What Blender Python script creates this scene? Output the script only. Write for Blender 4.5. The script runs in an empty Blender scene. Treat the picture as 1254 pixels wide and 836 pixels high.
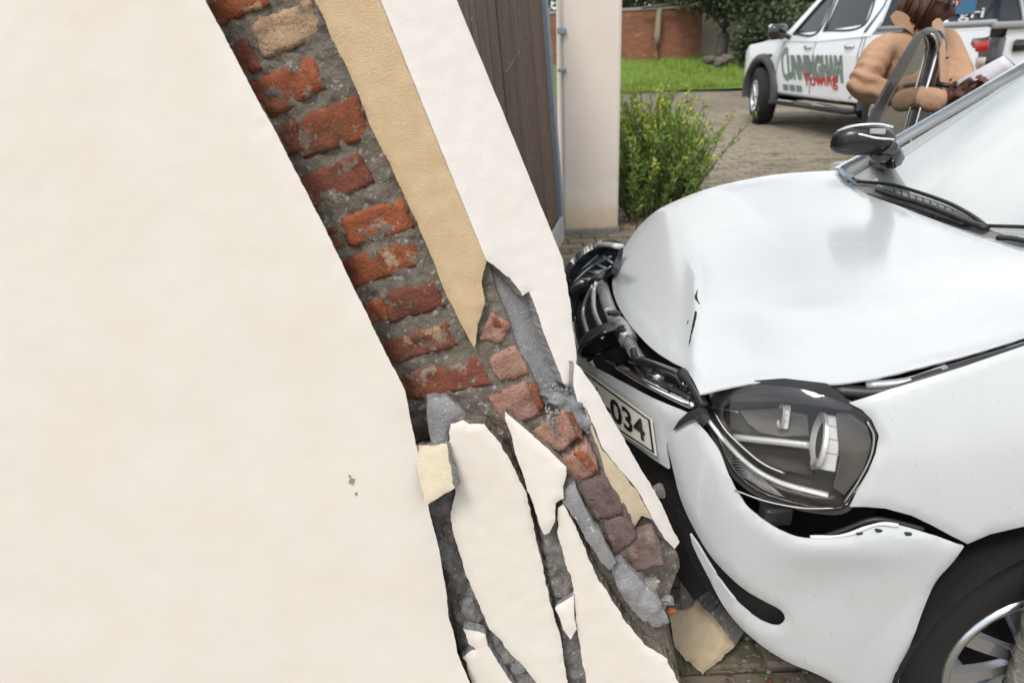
import bpy, bmesh, math, random
import numpy as np
from mathutils import Vector, Matrix, noise
from mathutils.geometry import delaunay_2d_cdt
random.seed(7); np.random.seed(7)
SC = bpy.context.scene
COL = SC.collection
# ------------------------------------------------------------------ camera
FPX, PITCH, ROLL, CAMH = 829.0, math.radians(22.3), math.radians(-2.55), 1.43
IW, IH = 1254.0, 836.0
CO = np.array([0, 0, CAMH])
_f = np.array([0, math.cos(PITCH), -math.sin(PITCH)])
_r0 = np.array([1., 0, 0]); _u0 = np.cross(_r0, _f)
_r = math.cos(ROLL)*_r0 + math.sin(ROLL)*_u0
_u = -math.sin(ROLL)*_r0 + math.cos(ROLL)*_u0
cam = bpy.data.cameras.new('camera'); camo = bpy.data.objects.new('camera', cam); COL.objects.link(camo)
cam.sensor_width = 36; cam.lens = FPX/IW*36; cam.clip_start = .02; cam.clip_end = 900
camo.matrix_world = Matrix(((_r[0], _u[0], -_f[0], CO[0]), (_r[1], _u[1], -_f[1], CO[1]), (_r[2], _u[2], -_f[2], CO[2]), (0, 0, 0, 1)))
cam.dof.use_dof = True; cam.dof.focus_distance = 1.5; cam.dof.aperture_fstop = 4.0
SC.camera = camo
SC.render.resolution_x, SC.render.resolution_y = 1024, 682
# ------------------------------------------------------------------ light
SUN_EL, SUN_AZ = math.radians(52), math.radians(212)     # azimuth from +Y towards +X: behind the camera, to its left
world = bpy.data.worlds.new('World'); SC.world = world; world.use_nodes = True
nt = world.node_tree; N = nt.nodes; Lk = nt.links; N.clear()
wo = N.new('ShaderNodeOutputWorld'); bg = N.new('ShaderNodeBackground'); bg.inputs[1].default_value = .1
sky = N.new('ShaderNodeTexSky'); sky.sky_type = 'NISHITA'; sky.sun_disc = False
sky.sun_elevation = SUN_EL; sky.sun_rotation = SUN_AZ; sky.air_density = 1.0; sky.dust_density = 2.0
tc = N.new('ShaderNodeTexCoord'); mp = N.new('ShaderNodeMapping'); mp.inputs['Scale'].default_value = (1.0, 1.0, 2.2); mp.inputs['Location'].default_value = (3.1, 1.7, 0)
cn = N.new('ShaderNodeTexNoise'); cn.inputs['Scale'].default_value = 1.7; cn.inputs['Detail'].default_value = 6; cn.inputs['Roughness'].default_value = .55
cr = N.new('ShaderNodeValToRGB'); cr.color_ramp.elements[0].position = .36; cr.color_ramp.elements[1].position = .56
c2 = N.new('ShaderNodeTexNoise'); c2.inputs['Scale'].default_value = 3.0; c2.inputs['Detail'].default_value = 5
cc = N.new('ShaderNodeValToRGB'); cc.color_ramp.elements[0].position = .3; cc.color_ramp.elements[1].position = .72
cc.color_ramp.elements[0].color = (8.2, 8.3, 8.5, 1); cc.color_ramp.elements[1].color = (11.6, 11.5, 11.2, 1)
mx = N.new('ShaderNodeMix'); mx.data_type = 'RGBA'
Lk.new(tc.outputs['Generated'], mp.inputs[0]); Lk.new(mp.outputs[0], cn.inputs['Vector']); Lk.new(mp.outputs[0], c2.inputs['Vector'])
Lk.new(cn.outputs[0], cr.inputs[0]); Lk.new(c2.outputs[0], cc.inputs[0])
Lk.new(cr.outputs[0], mx.inputs['Factor']); Lk.new(sky.outputs[0], mx.inputs['A']); Lk.new(cc.outputs[0], mx.inputs['B'])
Lk.new(mx.outputs['Result'], bg.inputs[0]); Lk.new(bg.outputs[0], wo.inputs[0])
sl = bpy.data.lights.new('sun', 'SUN'); sl.energy = 1.3; sl.angle = math.radians(14); sl.color = (1, .95, .88)
so = bpy.data.objects.new('sun', sl); COL.objects.link(so); so.location = (0, -3, 8)
sd = Vector((math.sin(SUN_AZ)*math.cos(SUN_EL), math.cos(SUN_AZ)*math.cos(SUN_EL), math.sin(SUN_EL)))
so.rotation_euler = sd.to_track_quat('Z', 'Y').to_euler()
vs = SC.view_settings; vs.view_transform = 'Standard'; vs.look = 'None'; vs.exposure = 0.60; vs.gamma = 1
SC.cycles.max_bounces = 8; SC.cycles.transparent_max_bounces = 12
SC.cycles.caustics_reflective = False; SC.cycles.caustics_refractive = False

# ------------------------------------------------------------------ rays from the photograph's viewpoint
def rays(px):
    px = np.atleast_2d(np.array(px, float))
    return (px[:, :1]-IW/2)/FPX*_r - (px[:, 1:2]-IH/2)/FPX*_u + _f
def proj(P):
    d = np.atleast_2d(P)-CO; z = d@_f
    return np.stack([IW/2+FPX*(d@_r)/z, IH/2-FPX*(d@_u)/z], -1)
def plane_hit(p0, n):
    p0 = np.array(p0, float); n = np.array(n, float)
    def h(px):
        d = rays(px); t = ((p0-CO)@n)/(d@n); return CO+t[:, None]*d
    return h
def depth_hit(Y):                       # vertical plane facing the camera at distance Y
    return plane_hit((0, Y, 0), (0, -1, 0))
def implicit_hit(F, t0=.5, t1=5., n=240):
    ts = np.linspace(t0, t1, n)
    def h(px):
        d = rays(px); P = CO+d[:, None, :]*ts[None, :, None]
        v = F(P.reshape(-1, 3)).reshape(len(d), n)
        s = (v[:, :-1] > 0) & (v[:, 1:] <= 0)
        hit = s.any(1); k = np.where(hit, s.argmax(1), 0)
        kk = np.abs(v).argmin(1)
        a = ts[k]; b = ts[np.minimum(k+1, n-1)]
        for _ in range(22):
            m = (a+b)/2; fm = F(CO+d*m[:, None]); up = fm > 0
            a = np.where(up, m, a); b = np.where(up, b, m)
        dt = ts[1]-ts[0]; g0 = ts[kk]-dt; g1 = ts[kk]+dt          # no crossing: the point that comes closest to the surface
        for _ in range(16):
            m1, m2 = g0+(g1-g0)*.382, g0+(g1-g0)*.618
            w = np.abs(F(CO+d*m1[:, None])) < np.abs(F(CO+d*m2[:, None])); g1 = np.where(w, m2, g1); g0 = np.where(w, g0, m1)
        t = np.where(hit, (a+b)/2, (g0+g1)/2)
        return CO+d*t[:, None]
    return h

# ------------------------------------------------------------------ object helpers
ORG = {}
def thing(name, label, cat, loc=(0, 0, 0), group=None):
    o = bpy.data.objects.new(name, None); COL.objects.link(o); o.location = Vector(loc); o.empty_display_size = .1
    o['label'] = label; o['category'] = cat
    if group: o['group'] = group
    ORG[o] = np.array(loc, float); return o
def tag(o, label, cat, group=None):
    o['label'] = label; o['category'] = cat
    if group: o['group'] = group
    return o
def mesh(name, V, Fc, mats, parent=None, mi=None, smooth=True, label=None, kind=None):
    """link one mesh object; V are world coordinates"""
    V = np.array(V, float); org = ORG[parent] if parent is not None else np.zeros(3)
    me = bpy.data.meshes.new(name); me.from_pydata((V-org).tolist(), [], [tuple(int(i) for i in f) for f in Fc])
    if not isinstance(mats, (list, tuple)): mats = [mats]
    for m in mats: me.materials.append(m)
    if mi is not None: me.polygons.foreach_set('material_index', [int(i) for i in mi])
    if isinstance(smooth, bool): me.polygons.foreach_set('use_smooth', [smooth]*len(me.polygons))
    else: me.polygons.foreach_set('use_smooth', [bool(s) for s in smooth])
    me.validate(); me.update()
    o = bpy.data.objects.new(name, me); COL.objects.link(o)
    if parent is not None: o.parent = parent; ORG[o] = org
    else: ORG[o] = np.zeros(3)
    if label: o['label'] = label
    if kind: o['kind'] = kind
    return o
class MB:
    def __init__(s): s.V = []; s.F = []; s.mi = []; s.sm = []
    def add(s, V, F, mi=0, smooth=True):
        b = len(s.V); s.V.extend(np.array(V, float).tolist())
        for f in F: s.F.append(tuple(int(i)+b for i in f)); s.mi.append(mi); s.sm.append(smooth)
        return s
    def out(s, name, mats, parent=None, label=None, kind=None):
        return mesh(name, s.V, s.F, mats, parent, s.mi, s.sm, label, kind)
def tube(P, r, n=10, cap=True, flat=1.0, up=(0, 0, 1)):
    P = np.array(P, float); m = len(P); r = np.broadcast_to(np.array(r, float), (m,))
    T = np.gradient(P, axis=0); T /= np.linalg.norm(T, axis=1)[:, None]+1e-12
    V = []; F = []; up = np.array(up, float)
    for i in range(m):
        a = np.cross(T[i], up)
        if np.linalg.norm(a) < 1e-3: a = np.cross(T[i], (1., 0, 0.))
        a /= np.linalg.norm(a); b = np.cross(a, T[i])
        for k in range(n):
            t = 2*math.pi*k/n; V.append(P[i]+r[i]*(math.cos(t)*a+flat*math.sin(t)*b))
    for i in range(m-1):
        for k in range(n): F.append((i*n+k, i*n+(k+1) % n, (i+1)*n+(k+1) % n, (i+1)*n+k))
    if cap: F.append(tuple(range(n))[::-1]); F.append(tuple((m-1)*n+k for k in range(n)))
    return V, F
def box(c, ax, h, bev=.0):
    """oriented box: centre, three axes (rows), half sizes; bev chamfers every edge"""
    c = np.array(c, float); ax = np.array(ax, float); h = np.array(h, float)
    bm = bmesh.new(); bmesh.ops.create_cube(bm, size=2)
    for v in bm.verts: v.co = Vector((v.co.x*h[0], v.co.y*h[1], v.co.z*h[2]))
    if bev > 0: bmesh.ops.bevel(bm, geom=bm.edges[:], offset=min(bev, min(h)*.9), segments=1, affect='EDGES', profile=.7)
    bm.verts.index_update()
    V = [c+v.co.x*ax[0]+v.co.y*ax[1]+v.co.z*ax[2] for v in bm.verts]; F = [[v.index for v in f.verts] for f in bm.faces]; bm.free()
    return V, F
I3 = np.eye(3)
def rock(c, r, seed=0, sub=2, rough=.35, squash=(1, 1, 1), ax=I3):
    bm = bmesh.new(); bmesh.ops.create_icosphere(bm, subdivisions=sub, radius=1)
    rs = np.random.RandomState(seed); pl = rs.normal(size=(9, 3)); pl /= np.linalg.norm(pl, axis=1)[:, None]; dd = rs.uniform(.55, .95, 9)
    V = []
    for v in bm.verts:
        p = np.array(v.co)
        for n_, d_ in zip(pl, dd):
            e = p@n_-d_
            if e > 0: p = p-n_*e*.92
        k = noise.noise(Vector(p*2.3+seed*3.7)); p = p*(1+rough*.35*k)
        V.append(np.array(c)+(p*np.array(squash)*r)@np.array(ax))
    bm.verts.index_update(); F = [[v.index for v in f.verts] for f in bm.faces]; bm.free(); return V, F
def catmull(P, closed, step):
    P = np.array(P, float); n = len(P); out = []
    for i in range(n if closed else n-1):
        p1, p2 = P[i], P[(i+1) % n]; p0 = P[i-1] if (closed or i > 0) else p1; p3 = P[(i+2) % n] if (closed or i+2 < n) else p2
        L = np.linalg.norm(p2-p1)
        if L < 1e-6: continue
        k = max(1, int(round(L/step)))
        l0 = max(np.linalg.norm(p1-p0), 1e-6); l3 = max(np.linalg.norm(p3-p2), 1e-6)
        m1 = (p2-p0)/(l0+L)*L if np.linalg.norm(p1-p0) > 1e-6 else (p2-p1)
        m2 = (p3-p1)/(l3+L)*L if np.linalg.norm(p3-p2) > 1e-6 else (p2-p1)
        for j in range(k):
            t = j/k; out.append((2*t**3-3*t*t+1)*p1+(t**3-2*t*t+t)*m1+(-2*t**3+3*t*t)*p2+(t**3-t*t)*m2)
    if not closed: out.append(P[-1])
    return np.array(out)
def jag(P, step=5., amp=2.5, seed=0, keep=None):
    """closed outline resampled and broken up like a torn edge; keep(pt)->True leaves a point alone"""
    P = np.array(P, float); out = []; n = len(P); rs = np.random.RandomState(seed)
    for i in range(n):
        a, b = P[i], P[(i+1) % n]; L = np.linalg.norm(b-a); k = max(1, int(round(L/step))); nr = np.array([-(b-a)[1], (b-a)[0]])/max(L, 1e-6)
        for j in range(k):
            p = a+(b-a)*j/k
            if keep is None or not keep(p):
                q = amp*(noise.noise(Vector((p[0]*.035, p[1]*.035, seed)))*1.3+.55*noise.noise(Vector((p[0]*.15, p[1]*.15, seed+5)))+rs.uniform(-.35, .35))
                p = p+nr*q
            out.append(p)
    return np.array(out)
def inside(P, Q):
    x, y = Q[:, 0], Q[:, 1]; c = np.zeros(len(Q), bool); n = len(P); j = n-1
    for i in range(n):
        xi, yi = P[i]; xj, yj = P[j]
        if yi != yj: c ^= ((yi > y) != (yj > y)) & (x < (xj-xi)*(y-yi)/(yj-yi)+xi)
        j = i
    return c
def edge_dist(P, Q):
    d = np.full(len(Q), 1e9); n = len(P)
    for i in range(n):
        a, b = P[i], P[(i+1) % n]; ab = b-a; L = ab@ab
        if L < 1e-12: continue
        t = np.clip(((Q-a)@ab)/L, 0, 1); d = np.minimum(d, np.linalg.norm(Q-a-t[:, None]*ab, axis=1))
    return d
def triangulate(outline, spacing, holes=(), jitter=.25):
    outline = np.array(outline, float); lo, hi = outline.min(0), outline.max(0)
    gx = np.arange(lo[0], hi[0], spacing); gy = np.arange(lo[1], hi[1], spacing*.87)
    G = np.array([(x+(spacing/2 if j % 2 else 0), y) for j, y in enumerate(gy) for x in gx]) if len(gx) and len(gy) else np.zeros((0, 2))
    if len(G):
        G = G+np.random.uniform(-jitter, jitter, G.shape)*spacing*.5
        ok = inside(outline, G) & (edge_dist(outline, G) > spacing*.55)
        for h in holes: ok &= ~inside(np.array(h), G) & (edge_dist(np.array(h), G) > spacing*.55)
        G = G[ok]
    pts = list(map(tuple, outline)); E = [(i, (i+1) % len(outline)) for i in range(len(outline))]
    for h in holes:
        b = len(pts); pts += list(map(tuple, h)); E += [(b+i, b+(i+1) % len(h)) for i in range(len(h))]
    pts += list(map(tuple, G))
    r = delaunay_2d_cdt([Vector(p) for p in pts], E, [], 2, 1e-5)
    P2, T = np.array([tuple(v) for v in r[0]]), [tuple(f) for f in r[2]]
    if holes:
        C = np.array([P2[list(t)].mean(0) for t in T]); ok = np.ones(len(T), bool)
        for h in holes: ok &= ~inside(np.array(h, float), C)
        T = [t for t, k in zip(T, ok) if k]
    return P2, T
def panel(name, outline, hit, mats, parent=None, spacing=8., thick=.002, drop=0., dropw=6., disp=None, holes=(), smooth_in=0, label=None, kind=None, ndir=None, flip_ref=None, rim=1, build=True, rimjit=0., dview=False):
    """outline (2-D) triangulated, carried onto a surface by hit(), given a back and a rim: a real shell with thickness.
    mats[0] front, mats[rim] rim and back when there are two"""
    if smooth_in: outline = catmull(outline, True, smooth_in)
    P2, T = triangulate(outline, spacing, holes)
    P = hit(P2)
    if disp is not None or drop:
        allb = [np.array(outline)]+[np.array(h) for h in holes]
        ed = np.min([edge_dist(b, P2) for b in allb], axis=0)
    def normals(P):
        nr = np.zeros_like(P); 
        for t in T:
            n_ = np.cross(P[t[1]]-P[t[0]], P[t[2]]-P[t[0]])
            for i in t: nr[i] += n_
        return nr/(np.linalg.norm(nr, axis=1)[:, None]+1e-12)
    nr = normals(P); ref = (CO if flip_ref is None else np.array(flip_ref))-P.mean(0)
    if (nr@ref).mean() < 0: T = [t[::-1] for t in T]; nr = -nr
    if disp is not None: P = P+((CO-P)/np.linalg.norm(CO-P, axis=1)[:, None] if dview else nr)*disp(P, P2, ed)[:, None]
    if drop: P = P-nr*(drop*np.exp(-(ed/dropw)**2))[:, None]
    if disp is not None or drop: nr = normals(P)
    nd = nr if ndir is None else np.broadcast_to(np.array(ndir, float), nr.shape)
    B = P-nd*thick
    from collections import Counter
    cnt = Counter(); 
    for t in T:
        for a, b in ((t[0], t[1]), (t[1], t[2]), (t[2], t[0])): cnt[(a, b)] += 1
    rimE = [(a, b) for (a, b) in cnt if (b, a) not in cnt]
    mb = MB(); mb.add(P, T, 0, True)
    two = isinstance(mats, (list, tuple)) and len(mats) > 1
    mb.add(B, [t[::-1] for t in T], 1 if two else 0, True)
    if thick > .012 and two:
        mid = P*.5+B*.5; rs = np.random.RandomState(3)
        for q in range(len(mid)): mid[q] += rs.uniform(-1, 1, 3)*rimjit
        for a, b in rimE: mb.add([P[a], P[b], mid[b], mid[a], B[b], B[a]], [(1, 0, 3, 2), (2, 3, 5, 4)], 1, False)
    else:
        for a, b in rimE: mb.add([P[a], P[b], B[b], B[a]], [(1, 0, 3, 2)], 1 if two else 0, False)
    if not build: return mb
    return mb.out(name, mats, parent, label, kind)
def fbm(P, s, o=4, off=0.):
    return np.array([noise.fractal(Vector((p[0]*s+off, p[1]*s+off*.7, p[2]*s)), 1.0, 2.0, o) for p in P])
# ------------------------------------------------------------------ materials
def ramp(nt, fac, stops):
    r = nt.nodes.new('ShaderNodeValToRGB'); e = r.color_ramp.elements
    while len(e) < len(stops): e.new(.5)
    for k, (p, c) in enumerate(stops): e[k].position = p; e[k].color = (*c, 1) if len(c) == 3 else c
    nt.links.new(fac, r.inputs[0]); return r.outputs[0]
def nz(nt, scale, detail=5, rough=.55, coord=None, dist=0, off=(0, 0, 0), sc=(1, 1, 1)):
    t = nt.nodes.new('ShaderNodeTexNoise'); t.inputs['Scale'].default_value = scale; t.inputs['Detail'].default_value = detail
    t.inputs['Roughness'].default_value = rough; t.inputs['Distortion'].default_value = dist
    if coord is not None:
        m = nt.nodes.new('ShaderNodeMapping'); m.inputs['Location'].default_value = off; m.inputs['Scale'].default_value = sc
        nt.links.new(coord, m.inputs[0]); nt.links.new(m.outputs[0], t.inputs['Vector'])
    return t.outputs[0]
def mixc(nt, fac, a, b, mode='MIX'):
    m = nt.nodes.new('ShaderNodeMix'); m.data_type = 'RGBA'; m.blend_type = mode
    for s, v in (('Factor', fac), ('A', a), ('B', b)):
        if isinstance(v, bpy.types.NodeSocket): nt.links.new(v, m.inputs[s])
        elif s == 'Factor': m.inputs[s].default_value = v
        else: m.inputs[s].default_value = (*v, 1)
    return m.outputs['Result']
def math_(nt, op, a, b=0.):
    m = nt.nodes.new('ShaderNodeMath'); m.operation = op
    for i, v in enumerate((a, b)):
        if isinstance(v, bpy.types.NodeSocket): nt.links.new(v, m.inputs[i])
        else: m.inputs[i].default_value = v
    return m.outputs[0]
def mat(name, col, rough=.5, metal=0., col2=None, scale=15., amt=.5, spot=None, spotscale=60., spotpos=.62, bump=0., bscale=120., bdist=.004, coat=0., spec=.5, randv=0., rnd_off=False, stretch=(1, 1, 1), sss=0.):
    m = bpy.data.materials.new(name); m.use_nodes = True; nt = m.node_tree; b = nt.nodes['Principled BSDF']
    b.inputs['Roughness'].default_value = rough; b.inputs['Metallic'].default_value = metal; b.inputs['Coat Weight'].default_value = coat
    b.inputs['Coat Roughness'].default_value = .04; b.inputs['Specular IOR Level'].default_value = spec
    tcn = nt.nodes.new('ShaderNodeTexCoord'); co = tcn.outputs['Object']
    oi = nt.nodes.new('ShaderNodeObjectInfo')
    if rnd_off:
        vm = nt.nodes.new('ShaderNodeVectorMath'); vm.operation = 'MULTIPLY_ADD'
        nt.links.new(oi.outputs['Random'], vm.inputs[0]); vm.inputs[1].default_value = (37, 91, 53); nt.links.new(co, vm.inputs[2]); co = vm.outputs[0]
    c = None
    if col2 is not None:
        f = nz(nt, scale, 6, .6, co, sc=stretch); f = ramp(nt, f, [(.5-.28*(1.01-amt), (0, 0, 0)), (.5+.28*(1.01-amt)+.06, (1, 1, 1))])
        c = mixc(nt, f, col, col2)
    if spot is not None:
        f = ramp(nt, nz(nt, spotscale, 4, .6, co, off=(5, 3, 1)), [(spotpos, (0, 0, 0)), (spotpos+.07, (1, 1, 1))])
        c = mixc(nt, f, c if c is not None else col, spot)
    if randv:
        hs = nt.nodes.new('ShaderNodeHueSaturation'); v = math_(nt, 'ADD', math_(nt, 'MULTIPLY', oi.outputs['Random'], randv), 1-randv/2)
        nt.links.new(v, hs.inputs['Value'])
        if c is None: hs.inputs['Color'].default_value = (*col, 1)
        else: nt.links.new(c, hs.inputs['Color'])
        c = hs.outputs[0]
    if c is None: b.inputs['Base Color'].default_value = (*col, 1)
    else: nt.links.new(c, b.inputs['Base Color'])
    if bump:
        bp = nt.nodes.new('ShaderNodeBump'); bp.inputs['Strength'].default_value = bump; bp.inputs['Distance'].default_value = bdist
        nt.links.new(nz(nt, bscale, 5, .6, co), bp.inputs['Height']); nt.links.new(bp.outputs[0], b.inputs['Normal'])
    m['nt'] = 1
    return m
def glassmat(name, tint=(.9, .95, .95), ior=1.5, rough=.0, painted_refl=0., refl_col=(.7, .72, .74), boost=1.0):
    m = bpy.data.materials.new(name); m.use_nodes = True; nt = m.node_tree; nt.nodes.clear()
    o = nt.nodes.new('ShaderNodeOutputMaterial'); t = nt.nodes.new('ShaderNodeBsdfTransparent'); g = nt.nodes.new('ShaderNodeBsdfGlossy')
    t.inputs[0].default_value = (*tint, 1); g.inputs['Roughness'].default_value = rough; g.inputs['Color'].default_value = (1, 1, 1, 1)
    fr = nt.nodes.new('ShaderNodeFresnel'); fr.inputs[0].default_value = ior
    mx = nt.nodes.new('ShaderNodeMixShader'); nt.links.new(fr.outputs[0] if boost == 1 else math_(nt, 'MULTIPLY', fr.outputs[0], boost), mx.inputs[0])
    base = t.outputs[0]
    if painted_refl:
        d = nt.nodes.new('ShaderNodeBsdfDiffuse'); d.inputs[0].default_value = (*refl_col, 1); m2 = nt.nodes.new('ShaderNodeMixShader'); m2.inputs[0].default_value = painted_refl  # diffuse layer that paints a broad reflection into the pane
        nt.links.new(t.outputs[0], m2.inputs[1]); nt.links.new(d.outputs[0], m2.inputs[2]); base = m2.outputs[0]
    nt.links.new(base, mx.inputs[1]); nt.links.new(g.outputs[0], mx.inputs[2]); nt.links.new(mx.outputs[0], o.inputs[0]); return m

M = {}
M['cream'] = mat('cream_plaster_paint', (.80, .76, .705), .75, col2=(.735, .68, .61), scale=5.5, amt=.05, spot=(.62, .55, .46), spotscale=95, spotpos=.725, bump=.22, bscale=34, bdist=.0026)
M['white'] = mat('white_plaster_paint', (.82, .78, .735), .7, col2=(.79, .735, .675), scale=9, amt=.3, spot=(.60, .54, .46), spotscale=90, spotpos=.74, bump=.35, bscale=160, bdist=.0015)
M['tan'] = mat('tan_raw_plaster', (.68, .515, .325), .85, col2=(.59, .43, .255), scale=26, amt=.3, spot=(.72, .58, .40), spotscale=260, spotpos=.64, bump=.8, bscale=420, bdist=.0028)
M['mortar'] = mat('grey_mortar', (.235, .205, .165), .95, col2=(.12, .10, .082), scale=34, amt=.35, spot=(.38, .36, .33), spotscale=75, spotpos=.58, bump=1., bscale=180, bdist=.006)
M['mortar_light'] = mat('light_grey_mortar', (.34, .34, .345), .93, col2=(.21, .21, .215), scale=30, amt=.45, spot=(.50, .49, .48), spotscale=70, spotpos=.62, bump=1., bscale=190, bdist=.005)
M['rubble'] = mat('rubble_grey', (.30, .285, .27), .95, col2=(.20, .18, .165), scale=40, amt=.5, spot=(.55, .53, .5), spotscale=60, spotpos=.6, bump=1., bscale=220, bdist=.003, randv=.4, rnd_off=True)
def brickmat(name, a, b, smear, spos, pale=None, ppos=.6):
    m = mat(name, a, .88, col2=b, scale=30, amt=.4, spot=smear, spotscale=26, spotpos=spos, bump=1., bscale=170, bdist=.005, randv=.3, rnd_off=True)
    nt = m.node_tree; bs = nt.nodes['Principled BSDF']; src = bs.inputs['Base Color'].links[0].from_socket
    tcn = [n for n in nt.nodes if n.type == 'TEX_COORD'][0]
    dark = ramp(nt, nz(nt, 330, 2, .5, tcn.outputs['Object']), [(.64, (0, 0, 0)), (.70, (1, 1, 1))])
    oin = [n for n in nt.nodes if n.type == 'OBJECT_INFO'][0]; vm = nt.nodes.new('ShaderNodeVectorMath'); vm.operation = 'MULTIPLY_ADD'
    nt.links.new(oin.outputs['Random'], vm.inputs[0]); vm.inputs[1].default_value = (61, 17, 83); nt.links.new(tcn.outputs['Object'], vm.inputs[2])
    if pale: src = mixc(nt, math_(nt, 'MULTIPLY', ramp(nt, nz(nt, 17, 6, .7, vm.outputs[0]), [(ppos, (0, 0, 0)), (ppos+.06, (1, 1, 1))]), .8), src, pale)
    src = mixc(nt, math_(nt, 'MULTIPLY', ramp(nt, nz(nt, 13, 5, .65, vm.outputs[0], off=(9, 4, 2)), [(.50, (0, 0, 0)), (.66, (1, 1, 1))]), .65), src, (.075, .040, .028))
    c = mixc(nt, dark, src, (.03, .02, .018)); nt.links.new(c, bs.inputs['Base Color'])
    return m
M['brick'] = brickmat('red_brick', (.37, .105, .040), (.20, .062, .032), (.27, .225, .18), .575, (.50, .37, .24), .59)
M['brick_dark'] = brickmat('dark_red_brick', (.25, .078, .042), (.13, .048, .032), (.27, .20, .155), .56, (.44, .31, .20), .58)
M['garden_rock'] = mat('garden_rock', (.15, .125, .10), .9, col2=(.09, .08, .065), scale=6, amt=.4, bump=1, bscale=30, bdist=.02)
M['brick_pale'] = brickmat('pale_smeared_brick', (.52, .38, .24), (.40, .25, .15), (.24, .10, .055), .60)
M['brick_pink'] = brickmat('pink_dusty_brick', (.46, .28, .22), (.36, .185, .14), (.48, .13, .045), .63)
M['brick_grey'] = brickmat('grey_smeared_brick', (.22, .165, .15), (.16, .10, .09), (.28, .25, .23), .60)
M['paint'] = mat('white_car_paint', (.54, .565, .58), .2, col2=(.525, .55, .56), scale=5, amt=.2, spot=(.62, .60, .56), spotscale=240, spotpos=.77, coat=1., spec=.5)
nt = M['paint'].node_tree; bsd = nt.nodes['Principled BSDF']; bsd.inputs['Coat Roughness'].default_value = .13; tcn = [n for n in nt.nodes if n.type == 'TEX_COORD'][0]
f = ramp(nt, nz(nt, 7, 7, .68, tcn.outputs['Object'], 1.2), [(.52, (0, 0, 0)), (.80, (1, 1, 1))])
f2 = ramp(nt, nz(nt, 150, 3, .6, tcn.outputs['Object'], 0, (2, 2, 2), (1, 1, .25)), [(.66, (0, 0, 0)), (.74, (1, 1, 1))])
c = mixc(nt, math_(nt, 'MULTIPLY', f, .35), bsd.inputs['Base Color'].links[0].from_socket, (.46, .44, .40)); c = mixc(nt, math_(nt, 'MULTIPLY', f2, .55), c, (.36, .34, .31)); nt.links.new(c, bsd.inputs['Base Color'])
nt.links.new(math_(nt, 'ADD', math_(nt, 'MULTIPLY', f, .22), .2), bsd.inputs['Roughness'])
M['paint_truck'] = mat('white_truck_paint', (.76, .79, .82), .25, coat=.8)
M['paint_edge'] = mat('broken_paint_edge', (.74, .75, .76), .45)
M['black'] = mat('black_plastic', (.016, .016, .017), .42, col2=(.03, .029, .028), scale=18, amt=.3, bump=.1)
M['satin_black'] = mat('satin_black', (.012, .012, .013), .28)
M['gloss_black'] = mat('gloss_black', (.010, .010, .011), .12, coat=.6)
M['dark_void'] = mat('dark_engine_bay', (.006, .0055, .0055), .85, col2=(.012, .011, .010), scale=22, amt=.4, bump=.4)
M['rubber'] = mat('tyre_rubber', (.008, .0075, .0075), .8, col2=(.013, .012, .011), scale=30, amt=.3, bump=.4, bscale=300)
M['chrome'] = mat('chrome', (.82, .83, .85), .10, 1.)
M['silver'] = mat('silver_bar', (.46, .47, .48), .35, .7, col2=(.36, .365, .37), scale=30, amt=.3)
M['alloy'] = mat('alloy_rim', (.60, .62, .66), .24, .9)
M['steel_blue'] = mat('galvanised_frame', (.24, .31, .38), .5, .45, col2=(.36, .42, .48), scale=55, amt=.45, spot=(.13, .14, .15), spotscale=70, spotpos=.64, bump=.4)
M['wood'] = mat('weathered_wood', (.135, .092, .066), .75, col2=(.075, .050, .038), scale=14, amt=.4, spot=(.20, .15, .115), spotscale=26, spotpos=.60, bump=.8, bscale=60, bdist=.003, randv=.5, rnd_off=True, stretch=(6, 6, .5))
M['grass'] = mat('grass_blade', (.17, .27, .035), .6, col2=(.28, .36, .06), scale=.5, amt=.4, randv=.2)
M['lawn'] = mat('lawn_soil', (.11, .20, .03), .9, col2=(.17, .26, .045), scale=1.2, amt=.4, bump=1., bscale=60, bdist=.03)
M['glass'] = glassmat('lamp_lens', (.96, .965, .965), 1.36)
M['windscreen'] = glassmat('windscreen_glass', (.55, .66, .65), 2.2, .04, .55, (.80, .86, .86), 1.3)  # pale diffuse layer paints the bright sky reflection into the screen
M['door_glass'] = glassmat('door_glass', (.62, .64, .54), 1.5, 0., .55, (.155, .15, .105), 2.0)  # olive diffuse layer paints in the reflection of trees
M['truck_glass'] = mat('truck_window_glass', (.035, .045, .055), .10, spec=.3)
# ================================================================== ground
ZK = [(-50, -.15), (1.2, -.15), (1.9, -.10), (5.15, .19), (8, .36), (17, .50), (22, 1.3), (60, 1.6), (500, 1.6)]
def zg(Y): return np.interp(Y, [a for a, b in ZK], [b for a, b in ZK])
ground_hit = implicit_hit(lambda P: P[:, 2]-zg(P[:, 1]), .6, 60, 900)
def grid_sheet(xs, ys, dz=0., jit=0.):
    V = [(x, y, zg(y)+dz+random.uniform(-jit, jit)) for y in ys for x in xs]; n = len(xs)
    return V, [(j*n+i, j*n+i+1, (j+1)*n+i+1, (j+1)*n+i) for j in range(len(ys)-1) for i in range(n-1)]
m = mat('driveway_bed', (.24, .205, .155), .92, col2=(.165, .145, .11), scale=1.4, amt=.35, spot=(.13, .125, .09), spotscale=3, spotpos=.56, bump=.9, bscale=45, bdist=.01)
bs = m.node_tree.nodes['Principled BSDF']; nt = m.node_tree
bt = nt.nodes.new('ShaderNodeTexBrick'); bt.inputs['Scale'].default_value = 1; bt.inputs['Brick Width'].default_value = .21; bt.inputs['Row Height'].default_value = .105
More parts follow.
